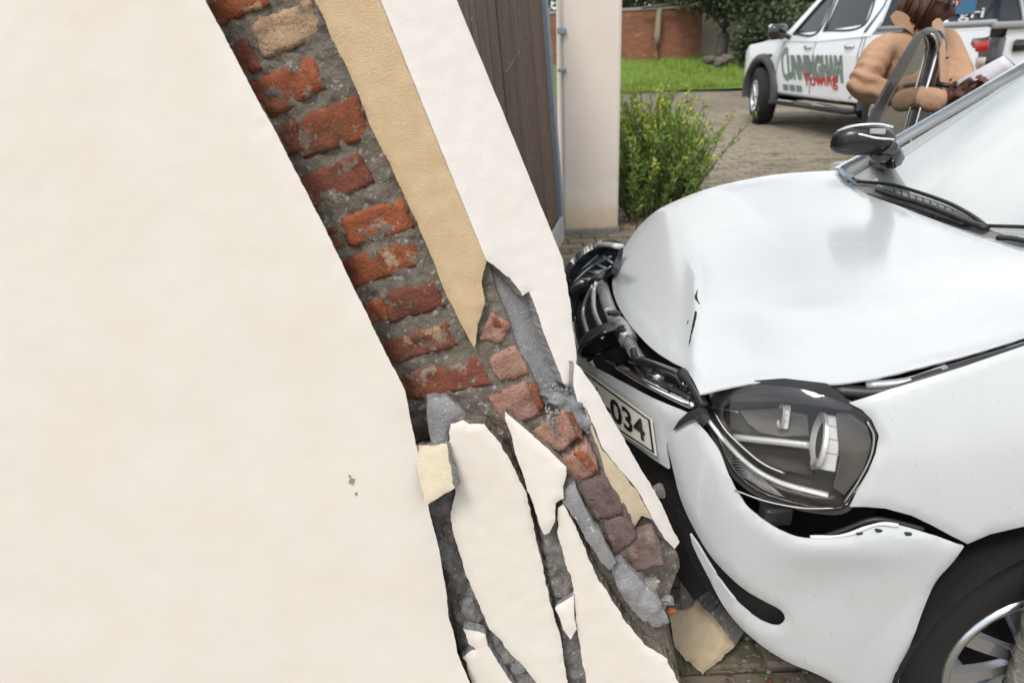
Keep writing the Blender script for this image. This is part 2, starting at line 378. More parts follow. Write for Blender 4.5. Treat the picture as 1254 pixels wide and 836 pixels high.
bt.inputs['Mortar Size'].default_value = .007; bt.inputs['Color1'].default_value = (1.15, 1.1, 1.05, 1); bt.inputs['Color2'].default_value = (.85, .85, .85, 1); bt.inputs['Mortar'].default_value = (.4, .4, .4, 1)
nt.links.new([n for n in nt.nodes if n.type == 'TEX_COORD'][0].outputs['Object'], bt.inputs['Vector'])
nt.links.new(mixc(nt, 1., bs.inputs['Base Color'].links[0].from_socket, bt.outputs[0], 'MULTIPLY'), bs.inputs['Base Color'])
M['bed'] = m
xs = sorted(set([-400, -120, -40, -15]+list(np.arange(-8, 14.1, .5))+[20, 40, 120, 400])); ys = sorted(set([-200, -40, -10, -4]+list(np.arange(-2, 24, .5))+[26, 30, 40, 60, 120, 300, 500]))
V, F = grid_sheet(xs, ys, -.012)
drv = mesh('driveway', V, F, M['bed'], kind='structure')
M['paver'] = mat('paver', (.25, .212, .155), .85, col2=(.17, .147, .11), scale=9, amt=.4, spot=(.115, .125, .065), spotscale=5, spotpos=.57, bump=.7, bscale=110, bdist=.004, randv=.45, rnd_off=True)
cand = []
for j in range(-2, 118):
    y = .9+j*.105
    for i in range(-6, 42):
        x = -.6+i*.21+(.105 if j % 2 else 0)
        u, v = proj((x, y, zg(y)))[0]
        if not (-5 < u < 1260 and 105 < v < 850): continue
        if (676 < u < 765 and 262 < v < 345) or (750 < u < 1075 and 110 < v < 268) or (790 < u < 1040 and 740 < v < 850):
            cand.append((x, y))
cand.sort(key=lambda c: c[1])
pv, pf = box((0, 0, -.022), I3, (.0985, .046, .022), .006)
pme = []
for k in range(5):
    rs = np.random.RandomState(k); me = bpy.data.meshes.new('paver'); me.from_pydata([tuple(np.array(v)+rs.uniform(-.0022, .0022, 3)) for v in pv], [], pf); me.materials.append(M['paver']); pme.append(me)
for k, (x, y) in enumerate(cand[:300]):
    o = bpy.data.objects.new('paver', pme[k % 5]); COL.objects.link(o); o.parent = drv
    o.location = (x, y, zg(y)+random.uniform(-.002, .004)); o.rotation_euler = (math.atan(zg(y+.1)-zg(y))/1*0+random.uniform(-.02, .02), random.uniform(-.02, .02), random.uniform(-.03, .03))
mb = MB()
for x, y in cand[300:]:
    dz = zg(y)+random.uniform(-.004, .006); a = random.uniform(-.03, .03)
    R = np.array([[math.cos(a), math.sin(a), random.uniform(-.02, .02)], [-math.sin(a), math.cos(a), random.uniform(-.03, .03)], [0, 0, 1]])
    mb.add(np.array(pv)@R+np.array([x, y, dz]), pf, 0, False)
if mb.V: mb.out('distant_paving', M['paver'], drv, kind='stuff')
# lawn
lp = ground_hit([(757, 111), (820, 113), (900, 117), (1000, 112), (1100, 100)])
lawnY = float(np.median(lp[:3, 1]))
xs2 = np.linspace(-14, 30, 60)
V = [(x, (lawnY+.5*math.sin(x*.7)*.5 if k == 0 else yy), zg(yy)+.03+(0 if k == 0 else random.uniform(0, .07))) for k, yy in enumerate([lawnY]+list(np.arange(lawnY+.7, 46, .8))) for x in xs2]
n = len(xs2); rows = len(V)//n
lawn = mesh('lawn', V, [(j*n+i, j*n+i+1, (j+1)*n+i+1, (j+1)*n+i) for j in range(rows-1) for i in range(n-1)], M['lawn'], kind='structure')
mb = MB()
rs = np.random.RandomState(3)
for k in range(26000):
    y = lawnY+(rs.rand()**1.5)*8; u = rs.uniform(740, 960); x = (u-640)/829*y*1.02
    h = rs.uniform(.05, .14)*(1.8 if noise.noise(Vector((x*1.1, y*.9, 0))) > .22 else 1); a = rs.uniform(0, 6.28); w = rs.uniform(.006, .014); l = rs.uniform(-.6, .6)*h
    z = zg(y)+.03; dx, dy = math.cos(a)*w, math.sin(a)*w
    mb.V += [(x-dx, y-dy, z), (x+dx, y+dy, z), (x+l*dy/w, y-l*dx/w, z+h)]; b = len(mb.V); mb.F.append((b-3, b-2, b-1)); mb.mi.append(0); mb.sm.append(False)
mb.out('grass', M['grass'], kind='stuff')

# ================================================================== leaning gate pillar, broken wall
P0 = depth_hit(1.15)([(480, 250)])[0]
ya = math.radians(-4); nB = np.array([math.sin(ya), -math.cos(ya), 0.])
HB = lambda off=0.: plane_hit(P0+nB*off, nB)
cl = HB(0)([(467, 0), (595, 318)]); axC = cl[1]-cl[0]; axC /= np.linalg.norm(axC)
inw = np.cross(axC, nB); inw = inw if inw[0] > 0 else -inw
th = math.radians(42); e2 = math.cos(th)*inw-math.sin(th)*nB
nC = np.cross(e2, axC); nC = nC if nC[1] < 0 else -nC
HC = lambda off=0.: plane_hit(cl[0]+nC*off, nC)
pil = thing('gate_pillar', 'leaning broken gate pillar with exposed red bricks and torn plaster, struck by the white car', 'pillar', (cl[1][0], cl[1][1], 0))
M['tan_pale'] = mat('pale_tan_plaster', (.72, .60, .42), .85, col2=(.62, .50, .33), scale=26, amt=.3, spot=(.50, .40, .27), spotscale=200, spotpos=.66, bump=.9, bscale=300, bdist=.004)
mort_d = lambda P, P2, ed: .0055*fbm(P, 32, 4)+.0035*fbm(P, 100, 3, 4)
coreB = [(150, -230), (375, -230), (467, 0), (595, 318), (640, 440), (680, 525), (722, 590), (765, 660), (803, 733), (814, 765), (832, 830), (850, 930), (560, 930), (515, 700), (470, 500), (330, 300), (220, 80)]
panel('mortar_core', jag(coreB, 8, 2, 1), HB(-.0045), M['mortar'], pil, 4.2, .16, disp=mort_d, ndir=nB)
coreC = [(382, -220), (468, -220), (553, 0), (616, 150), (678, 318), (698, 420), (722, 482), (760, 552), (796, 615), (818, 668), (828, 700), (816, 745), (800, 740), (765, 680), (700, 570), (660, 500), (597, 318), (469, 0)]
panel('mortar_bed', jag(coreC, 8, 1.5, 2), HC(-.016), M['mortar_light'], pil, 7, .12, disp=lambda P, P2, ed: .003*fbm(P, 22, 3), ndir=nC)
# --- bricks
def brick(quad, hit, off, matname, seed, depth=.05, nrm=None, amp=.0035, name='brick', parent=None, rnd=.05):
    q = hit(off)(quad); nrm = nB if nrm is None else nrm; nu, nv = 15, 9; rs = np.random.RandomState(seed); V = []; 
    du = np.linalg.norm(q[1]-q[0]); dv = np.linalg.norm(q[3]-q[0])
    for j in range(nv):
        for i in range(nu):
            u, v = i/(nu-1), j/(nv-1)
            # round the corners of the face
            cu, cv = 2*u-1, 2*v-1; k = 1-rnd*(cu*cu*cv*cv)
            u2, v2 = .5+cu*k/2, .5+cv*k/2
            p = (1-u2)*(1-v2)*q[0]+u2*(1-v2)*q[1]+u2*v2*q[2]+(1-u2)*v2*q[3]
            e = max(abs(cu), abs(cv)); z = amp*noise.fractal(Vector(p*35+seed), 1, 2, 3)-(0.003 if e > .99 else 0)
            if e > .99: p = p+(q[1]-q[0])/du*rs.uniform(-1, 1)*.0022+(q[3]-q[0])/dv*rs.uniform(-1, 1)*.002
            V.append(p+nrm*z)
    F = [(j*nu+i, j*nu+i+1, (j+1)*nu+i+1, (j+1)*nu+i) for j in range(nv-1) for i in range(nu-1)]
    ringi = [i for i in range(nu)]+[j*nu+nu-1 for j in range(1, nv)]+[(nv-1)*nu+i for i in range(nu-2, -1, -1)]+[j*nu for j in range(nv-2, 0, -1)]
    b = len(V); V += [V[i]-nrm*depth for i in ringi]; m_ = len(ringi)
    for k in range(m_): F.append((ringi[k], b+k, b+(k+1) % m_, ringi[(k+1) % m_]))
    f0 = np.cross(V[1]-V[0], V[nu]-V[0])
    if f0@nrm < 0: F = [f[::-1] for f in F]
    return mesh(name, V, F, M[matname], pil if parent is None else parent)
BR = [
 ([(195, -48), (285, -83), (300, -52), (212, -14)], 'brick_dark'), ([(150, -118), (240, -150), (256, -118), (166, -84)], 'brick'), 
 ([(248, 6), (312, -18), (326, 6), (262, 34)], 'brick'),
 ([(310, 30), (378, 2), (391, 42), (324, 70)], 'brick_pale'),
 ([(268, 62), (300, 48), (318, 84), (286, 98)], 'brick_dark'),
 ([(306, 104), (376, 70), (394, 108), (332, 142)], 'brick'),
 ([(372, 144), (434, 119), (449, 168), (375, 191)], 'brick'),
 ([(318, 164), (360, 148), (366, 184), (336, 198)], 'brick_dark'),
 ([(364, 222), (434, 191), (453, 224), (383, 253)], 'brick_dark'),
 ([(420, 269), (488, 244), (503, 280), (430, 300)], 'brick'),
 ([(380, 290), (410, 279), (418, 300), (392, 312)], 'brick_dark'),
 ([(418, 320), (503, 298), (510, 324), (434, 352)], 'brick'),
 ([(446, 372), (467, 363), (474, 391), (455, 399)], 'brick'),
 ([(469, 362), (528, 345), (543, 376), (479, 395)], 'brick_dark'),
 ([(469, 422), (545, 398), (557, 424), (476, 445)], 'brick_dark'),
 ([(487, 463), (506, 459), (513, 487), (495, 492)], 'brick'),
 ([(509, 457), (579, 440), (597, 470), (514, 487)], 'brick_dark'),
 ([(500, 515), (560, 497), (574, 520), (512, 540)], 'brick_grey'),
 ([(589, 416), (601, 384), (624, 400), (612, 420)], 'brick_pink'),
 ([(599, 441), (630, 425), (645, 458), (613, 467)], 'brick_pink'),
 ([(600, 489), (642, 469), (666, 506), (620, 520)], 'brick_pink'),
 ([(654, 529), (690, 505), (709, 533), (684, 553)], 'brick_pink'),
 ([(689, 564), (718, 549), (731, 577), (698, 596)], 'brick_pink'),
 ([(706, 598), (737, 586), (762, 628), (731, 636)], 'brick_grey'),
 ([(740, 641), (765, 629), (778, 659), (752, 679)], 'brick_grey'),
 ([(768, 672), (800, 662), (812, 692), (778, 700)], 'brick_grey'),
]
for k, (q, mn) in enumerate(BR):
    right = k >= 18
    brick([tuple(np.mean(q, 0)+(np.array(p)-np.mean(q, 0))*(1.13 if not right else 1.14)) for p in q], HB, -.0005 if not right else .0015, mn, k+1, amp=.0055, rnd=.02 if not right else .05)
# orange broken arrises on the corner bricks
for k, q in enumerate([[(646, 470), (656, 474), (668, 503), (660, 506)], [(694, 506), (702, 512), (714, 540), (708, 538)], [(703, 556), (714, 552), (733, 578), (726, 580)], [(604, 388), (612, 392), (614, 402), (604, 400)]]):
    brick(q, HB, .0065, 'brick', 60+k, amp=.002, depth=.03, name='brick_chip')
# --- plaster skins
pl_d = lambda P, P2, ed: .0008*fbm(P, 40, 3)-.0035*np.exp(-(ed/3.)**2)
keepT = lambda p: p[1] < -150
tanP = [(290, -230), (377, -230), (467, 0), (530, 156), (596, 319), (590, 345), (593, 372), (585, 398), (581, 426), (572, 412), (548, 366), (524, 306), (498, 246), (474, 196), (450, 150), (440, 118), (420, 75), (385, 0)]
panel('tan_plaster', jag(tanP, 5, 1.4, 3, lambda p: abs((p[0]-467)-(p[1])*.403) < 6), HB(.010), [M['tan'], M['mortar']], pil, 7, .024, disp=pl_d, ndir=nB, rimjit=.0025)
whP = [(377, -230), (470, -230), (560, 0), (622, 150), (690, 318), (701, 380), (707, 440), (703, 462), (697, 474), (690, 468), (680, 440), (664, 400), (655, 372), (649, 357), (641, 362), (625, 340), (596, 318), (530, 156), (467, 0)]
panel('white_plaster', jag(whP, 5, 1.2, 4, lambda p: abs((p[0]-467)-(p[1])*.403) < 6 or (p[1] < 330 and p[0]-560 > p[1]*.40-4)), HC(.009), [M['white'], M['mortar_light']], pil, 7, .024, disp=lambda P, P2, ed: .0008*fbm(P, 40, 3)-.002*np.exp(-(ed/3.)**2), ndir=nC, rimjit=.002)
loT = [(718, 500), (728, 522), (738, 548), (759, 574), (784, 604), (801, 637), (787, 632), (771, 654), (764, 644), (754, 606), (741, 572), (728, 538), (722, 515)]
panel('lower_tan_plaster', jag(loT, 4, 1.6, 5), HC(.024), [M['tan_pale'], M['mortar_light']], pil, 6, .02, disp=pl_d, ndir=nC)
loW = [(704, 442), (712, 450), (733, 480), (770, 545), (803, 601), (834, 664), (828, 673), (814, 658), (802, 638), (785, 604), (760, 574), (739, 548), (729, 522), (720, 502), (709, 492), (704, 470)]
panel('lower_white_plaster', jag(loW, 4, 1.0, 6), HC(.026), [M['white'], M['mortar_light']], pil, 6, .02, disp=lambda P, P2, ed: .001*fbm(P, 40, 3)-.004*np.exp(-(ed/4.)**2), ndir=nC)
# grey broken bed below the tan piece
panel('broken_mortar', jag([(772, 655), (790, 628), (800, 642), (806, 640), (826, 668), (832, 688), (822, 712), (816, 738), (798, 732), (782, 700)], 5, 2, 8), HC(.004), M['mortar'], pil, 6, .05, disp=lambda P, P2, ed: .008*fbm(P, 30, 3), ndir=nC)

# --- boundary wall
wallP = [(-560, -330), (85, -330), (180, -140), (248, 0), (285, 70), (340, 172), (400, 289), (440, 371), (470, 432), (496, 483), (503, 520), (512, 562), (521, 610), (534, 662), (543, 712), (550, 762), (560, 802), (574, 838), (600, 930), (640, 1060), (-560, 1060)]
WOFF = .075
wl = thing('boundary_wall', 'large cream plastered boundary wall with a torn right edge, cracked away from the pillar', 'wall', (-.6, 1.08, 0))
def wall_d(P, P2, ed):
    e2_ = ed*np.where(P2[:, 0] > 0, 1, 1)
    return -.004*np.exp(-(ed/20.)**2)-.004*np.exp(-(ed/2.5)**2)+.0012*fbm(P, 5, 3)+.0005*fbm(P, 40, 2)-.004*np.exp(-((P2[:, 0]-432)**2+(P2[:, 1]-592)**2)/12)-.003*np.exp(-((P2[:, 0]-436)**2+(P2[:, 1]-604)**2)/6)
panel('plaster_face', jag(wallP, 4.5, 1.0, 9, lambda p: p[0] < 40 or p[1] > 1000 or p[1] < -200), HB(WOFF), [M['cream'], M['mortar']], wl, 11, .022, disp=wall_d, ndir=nB+np.array([1.0, 0, .2]), rimjit=.002)
wc = [(p[0]-22, p[1]) if p[0] > -500 else p for p in wallP]
panel('wall_core', jag(wc, 8, 2, 10), HB(WOFF-.024), M['mortar'], wl, 60, .16, ndir=nB+np.array([.6, 0, .1]))

M['chip'] = mat('plaster_chip', (.40, .31, .20), .9, col2=(.26, .21, .15), scale=200, amt=.4)
for k, (u, v, r_) in enumerate([(431, 589, 4.0), (436, 604, 2.2), (428, 583, 1.6)]):
    rs = np.random.RandomState(k+700); P_ = [(u+r_*math.cos(a_)*rs.uniform(.4, 1.2), v+r_*1.3*math.sin(a_)*rs.uniform(.4, 1.2)) for a_ in np.linspace(0, 2*math.pi, 10)[:-1]]
    panel('chip_mark', P_, HB(WOFF+.0016), M['chip'], wl, 2, .004, ndir=nB)
# --- loose slabs in front of the broken foot of the pillar
def slab(name, label, cat, P, off, mats, thick, seed, amp=1.6, tilt=(0, 0), step=4, dsp=None, group=None, base=HB, nn=None):
    nn = nB if nn is None else nn
    c = base(off)([np.mean(P, 0)])[0]; n_ = nn+np.array([tilt[0], 0, tilt[1]]); n_ /= np.linalg.norm(n_)
    t = panel(name, jag(jag(P, 7, amp*1.3, seed), 2.6, amp*.55, seed+3), plane_hit(c, n_), mats, None, 6, thick, disp=dsp or (lambda P, P2, ed: .0008*fbm(P, 30, 3)-.004*np.exp(-(ed/2.5)**2)), ndir=n_, rimjit=.003)
    tag(t, label, cat, group); return t
M['mortar_mid'] = mat('crack_mortar', (.30, .285, .27), .95, col2=(.17, .16, .15), scale=38, amt=.4, spot=(.46, .45, .43), spotscale=80, spotpos=.6, bump=1., bscale=210, bdist=.006)
for nm, P_, o_ in (('crack_mortar', [(515, 612), (560, 600), (566, 700), (600, 770), (640, 810), (670, 850), (690, 960), (610, 1000), (575, 860), (548, 720)], .016), ('crack_mortar', [(640, 560), (690, 600), (700, 640), (706, 700), (712, 760), (730, 840), (760, 960), (705, 960), (688, 830), (668, 720)], .018)):
    panel(nm, jag(P_, 7, 2.5, 40), HB(o_), M['mortar_mid'], pil, 4.5, .03, disp=lambda P, P2, ed: .013*fbm(P, 26, 5)+.004*fbm(P, 110, 2)-.012*np.exp(-(ed/5.)**2), ndir=nB)
cm = [M['cream'], M['mortar']]; cml = [M['cream'], M['mortar_light']]
slab('plaster_slab', 'tall narrow cream plaster slab standing between the two long cracks', 'plaster slab', [(549, 530), (552, 520), (566, 517), (575, 521), (592, 521), (603, 533), (616, 552), (632, 578), (645, 605), (650, 630), (656, 662), (666, 703), (675, 742), (685, 775), (690, 800), (694, 836), (712, 960), (720, 1060), (740, 1060), (690, 930), (660, 845), (640, 815), (618, 795), (600, 772), (588, 745), (572, 708), (562, 680), (553, 650), (551, 630), (556, 612), (557, 580), (549, 548)], .046, cm, .030, 21)
slab('plaster_shard', 'pointed cream plaster shard standing loose above the right crack, thin tip upward', 'plaster shard', [(617, 506), (633, 517), (660, 541), (693, 573), (694, 583), (690, 597), (691, 612), (681, 617), (679, 640), (672, 653), (666, 656), (656, 628), (640, 582), (629, 546)], .054, cm, .016, 22, 1.0, tilt=(-.05, .03))
slab('plaster_slab', 'wide cream plaster slab right of the right crack, below the grey mortar strips', 'plaster slab', [(684, 624), (690, 618), (702, 641), (724, 692), (746, 731), (763, 759), (790, 790), (816, 808), (832, 838), (870, 960), (900, 1060), (770, 1060), (725, 880), (718, 838), (712, 800), (705, 768), (702, 730), (698, 705), (690, 685), (682, 652)], .046, cm, .032, 23)
slab('plaster_slab', 'small cream plaster piece with a notched edge at the foot of the left crack', 'plaster slab', [(567, 771), (580, 773), (594, 778), (598, 792), (606, 806), (628, 838), (650, 900), (590, 900), (578, 850), (572, 812), (566, 806), (574, 800), (584, 796), (574, 790)], .048, cml, .022, 24, 1.2, tilt=(.04, 0))
slab('plaster_flake', 'small torn cream flake bridging the lower part of the right crack', 'plaster flake', [(679, 745), (690, 737), (703, 729), (704, 752), (706, 772), (699, 784), (690, 772)], .052, cml, .012, 25, 1.2, tilt=(-.1, .05))
V, F = [], []
t = slab('plaster_block', 'thick sand-coloured plaster block wedged at the top of the left crack', 'plaster block', [(508, 546), (526, 545), (546, 543), (549, 565), (557, 599), (540, 607), (520, 619), (514, 592), (510, 570)], .082, [mat('pale_sand_plaster', (.66, .58, .44), .85, col2=(.58, .50, .37), scale=30, amt=.4, spot=(.42, .37, .30), spotscale=110, spotpos=.66, bump=.6, bscale=260), M['rubble']], .05, 26, 1.4, tilt=(-.10, .42))
slab('mortar_block', 'grey broken mortar block behind the top of the tall plaster slab', 'mortar block', [(524, 492), (535, 487), (547, 488), (566, 503), (582, 518), (566, 524), (552, 524), (549, 552), (532, 552), (524, 520)], .030, M['mortar_light'], .05, 27, 1.5, tilt=(.25, .1), dsp=lambda P, P2, ed: .006*fbm(P, 30, 3)-.006*np.exp(-(ed/4)**2))
slab('mortar_strip', 'long flat grey mortar strip standing against the right edge of the wide slab', 'mortar strip', [(688, 604), (697, 598), (704, 595), (713, 616), (728, 642), (742, 664), (755, 690), (748, 699), (738, 690), (722, 668), (706, 640), (690, 616)], .050, M['mortar_light'], .03, 28, 1.2, tilt=(.12, .12), dsp=lambda P, P2, ed: .002*fbm(P, 30, 3)-.006*np.exp(-(ed/4)**2))
slab('mortar_chunk', 'lumpy grey mortar chunk below the long strip, at the pillar foot', 'mortar chunk', [(750, 700), (764, 694), (778, 708), (794, 720), (808, 735), (814, 752), (822, 768), (808, 773), (790, 764), (774, 750), (760, 726)], .045, M['mortar_light'], .06, 29, 2, tilt=(.1, .15), dsp=lambda P, P2, ed: .014*fbm(P, 22, 3)-.012*np.exp(-(ed/6)**2))
slab('mortar_chunk', 'crumbling pale grey mortar lump on the pillar corner beside the number plate', 'mortar chunk', [(672, 484), (686, 480), (700, 484), (710, 478), (716, 494), (727, 508), (731, 524), (720, 530), (708, 522), (699, 510), (686, 498)], .022, M['mortar_light'], .045, 30, 2.2, tilt=(.15, .05), dsp=lambda P, P2, ed: .016*fbm(P, 34, 4)-.008*np.exp(-(ed/4)**2), base=HC, nn=nC)
# rocks in the cracks and on the ground
def stone(u, v, s, off, mn, label, seed, hit=None, sq=(1, .6, .8), name='mortar_lump', cat='mortar lump', group='mortar lumps in the cracks'):
    c = (HB(off) if hit is None else hit)([(u, v)])[0]; r = s/FPX*np.linalg.norm(c-CO)
    V, F = rock(c, r, seed, 3 if s > 9 else 2, .6, sq); return tag(mesh(name, V, F, M[mn], smooth=False), label, cat, group)
for k, (u, v, s, mn, lb) in enumerate([
 (542, 672, 15, 'mortar_light', 'oval grey mortar lump in the left crack, below the sand-coloured block'), (549, 692, 12, 'mortar_light', 'pale angular mortar lump lower in the left crack'),
 (563, 700, 7, 'rubble', 'small stone beside the pale lump in the left crack'), (548, 648, 10, 'mortar', 'dark mortar lump just under the sand-coloured block'),
 (568, 815, 13, 'mortar', 'dark mortar lump beside the notched piece at the crack foot'), (572, 740, 13, 'mortar_light', 'flat pale mortar lump above the notched piece'),
 (588, 780, 7, 'rubble', 'small stone on the right edge of the left crack'), (636, 815, 12, 'mortar_light', 'grey lump where the left crack branches right'), (652, 830, 12, 'mortar', 'dark lump at the lower end of the branch crack'),
 (676, 690, 12, 'mortar', 'grey lump midway down the right crack'), (690, 720, 12, 'mortar', 'dark grey lump above the torn flake'), (708, 815, 12, 'mortar_light', 'grey lump at the foot of the right crack'),
 (612, 532, 9, 'mortar', 'rounded lump between the slab top and the shard tip'), (530, 512, 12, 'mortar', 'dark lump in the hollow above the sand-coloured block')]):
    if k not in (2, 6, 8, 10, 11): stone(u, v, s*.9, .012, mn, lb, 200+k, sq=(.9, .5, 1.3))
for k, (u, v, s, mn, lb) in enumerate([(817, 735, 10, 'mortar_light', 'bluish grey stone beside the tan chunk'), (822, 748, 7, 'brick', 'red brick crumb beside the tan chunk'), (795, 715, 12, 'rubble', 'grey rubble stone at the pillar foot'),
 (819, 640, 26, 'rubble', 'large grey rubble stone standing between pillar and bumper'), (828, 668, 20, 'mortar', 'dark mortar stone low between pillar and bumper'), (845, 700, 14, 'rubble', 'grey stone behind the tan chunk under the bumper lip'),
 (812, 600, 14, 'rubble', 'grey rubble stone between pillar and bumper, upper one'), (820, 626, 15, 'rubble', 'brownish rubble stone between pillar and bumper'), (806, 618, 8, 'brick_dark', 'dark red crumb between pillar and bumper'), (832, 655, 12, 'rubble', 'grey rubble stone lowest between pillar and bumper')]):
    stone(u, v, s, .0, mn, lb, 240+k, hit=HB(.0) if k < 3 else depth_hit(1.42), name='rubble_stone', cat='rubble', group='rubble stones at the pillar foot')
# tan chunk lying on the paving
ck = thing('plaster_chunk', 'big tan plaster chunk lying on the paving below the bumper lip', 'rubble chunk', (.45, 1.34, 0))
cp = [(819, 751), (826, 745), (838, 748), (848, 740), (850, 732), (864, 744), (880, 762), (901, 791), (884, 808), (862, 826), (842, 808), (827, 792), (824, 770)]
c0 = ground_hit([(862, 826)])[0]; nk = np.array([.10, -.82, .56]); nk /= np.linalg.norm(nk)
panel('chunk_face', jag(jag(cp, 7, 2.0, 31), 2.6, 1.0, 34), plane_hit(c0+nk*.02, nk), [M['tan_pale'], M['rubble']], ck, 3, .075, disp=lambda P, P2, ed: .0035*fbm(P, 45, 3)+.0022*fbm(P, 220, 2)-.008*np.exp(-(ed/4)**2), ndir=nk+np.array([-.75, 0, -.45]), rimjit=.003)
sp = [(833, 714), (842, 722), (852, 733), (849, 742), (839, 748), (834, 738)]
panel('chunk_horn', jag(sp, 3, .8, 32), plane_hit(c0+nk*.018, nk), M['rubble'], ck, 4, .045, ndir=nk+np.array([-.75, 0, -.45]))
# small debris on the paving
mb = MB(); rs = np.random.RandomState(5)
for k in range(260):
    u, v = rs.uniform(780, 1010), rs.uniform(735, 850)
    c = ground_hit([(u, v)])[0]+np.array([0, 0, .004]); V, F = rock(c, rs.uniform(.002, .008)*(1 if rs.rand() < .93 else 2.2), k, 1, 1.2, (1.2, .9, .6)); mb.add(V, F, rs.choice([1, 1, 3, 3, 2, 0]), False)
for k in range(120):     # crumbs lodged in the cracks
    if k % 2: u, v = 548+rs.rand()*30, 620+rs.rand()*200; u += (v-620)*.15
    else: u, v = 668+rs.rand()*26, 640+rs.rand()*200; u += (v-640)*.16
    c = HB(.014)([(u, v)])[0]; V, F = rock(c, rs.uniform(.0015, .005), k, 1, .8); mb.add(V, F, rs.choice([0, 1, 3]), False)
for k in range(160):     # crumbs on the pillar corner
    u, v = 668+rs.rand()*60, 470+rs.rand()*60
    c = HC(.012)([(u, v)])[0]; V, F = rock(c, rs.uniform(.0015, .0055), k, 1, .8); mb.add(V, F, rs.choice([0, 0, 1]), False)
mb.out('rubble_crumbs', [M['mortar_light'], M['rubble'], M['brick_dark'], M['mortar']], kind='stuff')
# grey post end in the corner nearest the wheel
gp = depth_hit(1.02)([(1240, 720), (1275, 735), (1225, 850), (1290, 860)])
a0 = depth_hit(1.00)([(1292, 690)])[0]; a1 = depth_hit(1.06)([(1240, 860)])[0]
ax = (a1-a0); L = np.linalg.norm(ax); ax /= L; a1 = a0+ax*(a0[2]/-ax[2])
V, F = tube([a0+(a1-a0)*t for t in np.linspace(0, 1, 24)], [.026+.004*math.sin(t*9) for t in range(24)], 16)
V = np.array(V); V += np.array([fbm([v], 16, 4)[0]*.006 for v in V])[:, None]*np.array([1, .3, 0])
tag(mesh('broken_post', V, F, mat('weathered_post', (.30, .285, .255), .9, col2=(.19, .18, .16), scale=22, amt=.4, spot=(.42, .40, .36), spotscale=50, spotpos=.6, bump=1, bscale=110, bdist=.006, stretch=(3, 3, .8))), 'rough grey post leaning in front of the front wheel', 'post')

# ================================================================== far pillar, gate, shrub
fp = thing('gate_pillar', 'square cream gate pillar standing upright beside the green shrub', 'pillar', (.85, 5.3, .19))
b0 = depth_hit(5.12)([(690, 280), (757, 280)]); xl, xr = b0[0][0], b0[1][0]; cx_, hw = (xl+xr)/2, (xr-xl)/2
mp2 = mat('far_pillar_paint', (.80, .725, .655), .75, col2=(.75, .67, .59), scale=2.5, amt=.3, bump=.3, bscale=60)
nt = mp2.node_tree; bsd = nt.nodes['Principled BSDF']; g = nt.nodes.new('ShaderNodeSeparateXYZ'); nt.links.new([n for n in nt.nodes if n.type == 'TEX_COORD'][0].outputs['Object'], g.inputs[0])
f = math_(nt, 'ADD', g.outputs[2], math_(nt, 'MULTIPLY', nz(nt, 7, 5, .6, [n for n in nt.nodes if n.type == 'TEX_COORD'][0].outputs['Object']), .3))
c = ramp(nt, f, [(.12, (.42, .38, .34)), (.19, (.66, .53, .36)), (.34, (.74, .61, .44)), (.50, (1, 1, 1))])
c = mixc(nt, ramp(nt, f, [(.20, (1, 1, 1)), (.55, (0, 0, 0))]), bsd.inputs['Base Color'].links[0].from_socket, c); nt.links.new(c, bsd.inputs['Base Color'])
V, F = box((cx_, 5.12+hw, 1.25), I3, (hw, hw, 1.15), .02); mesh('pillar_shaft', V, F, mp2, fp, smooth=False)
V, F = box((cx_, 5.12+hw, .15), I3, (hw+.012, hw+.012, .10), .02); mesh('footing', V, F, M['rubble'], fp, smooth=False)
for z, h in ((1.62, .02), (1.37, .012)):
    V, F = box((xl+.005, 5.108, z), I3, (.03, .018, h), .004); mesh('bracket', V, F, M['steel_blue'], fp, smooth=False)
# gate: hinge line on the ground towards the leaning pillar
g0 = np.array([xl-.035, 5.10, zg(5.1)+.05]); gd = np.array([-.245, -1, 0]); gd /= np.linalg.norm(gd); gd[2] = -.052
gl = np.array([-.060, 0.02, 1.]); gl /= np.linalg.norm(gl)          # leans over to the left
gn = np.cross(gd, gl); gn /= np.linalg.norm(gn); gn = gn if gn[0] > 0 else -gn
gt = thing('wooden_gate', 'dark vertical plank gate in a bluish steel frame, leaning behind the broken pillar', 'gate', g0)
rs = np.random.RandomState(9)
for k in range(34):
    c = g0+gd*(.10+k*.1)+gl*(.06+.98)-gn*.0+gn*rs.uniform(-.003, .003); V, F = box(c, (gd/np.linalg.norm(gd), gl, gn), (.0475, .98, .012), .004); mesh('plank', V, F, M['wood'], gt, smooth=False)
V, F = box(g0+gd*.015+gl*1.05, (gd/np.linalg.norm(gd), gl, gn), (.04, 1.06, .045), .004); mesh('frame_post', V, F, M['steel_blue'], gt, smooth=False)
for h in (.03, 2.08, 1.3):
    V, F = box(g0+gd*1.75+gl*h-gn*(.03 if h == 1.3 else 0), (gd/np.linalg.norm(gd), gl, gn), (1.75, .025, .016), .003); mesh('frame_rail', V, F, M['steel_blue'], gt, smooth=False)
V, F = box(g0+gd*.8+gl*.035+gn*.035, (gd/np.linalg.norm(gd), gl, gn), (.75, .085, .012), .004); mesh('kick_strip', V, F, mat('kick_strip', (.50, .49, .47), .7, col2=(.36, .35, .34), scale=20, amt=.3), gt, smooth=False)
for k in range(7):
    c = g0+gd*(.95+k*.055)+gl*(1.30-k*.012)+gn*.014; V, F = box(c, (gd/np.linalg.norm(gd), gl, gn), (.006, .004, .003)); mesh('screw_head', V, F, M['alloy'], gt, smooth=False)
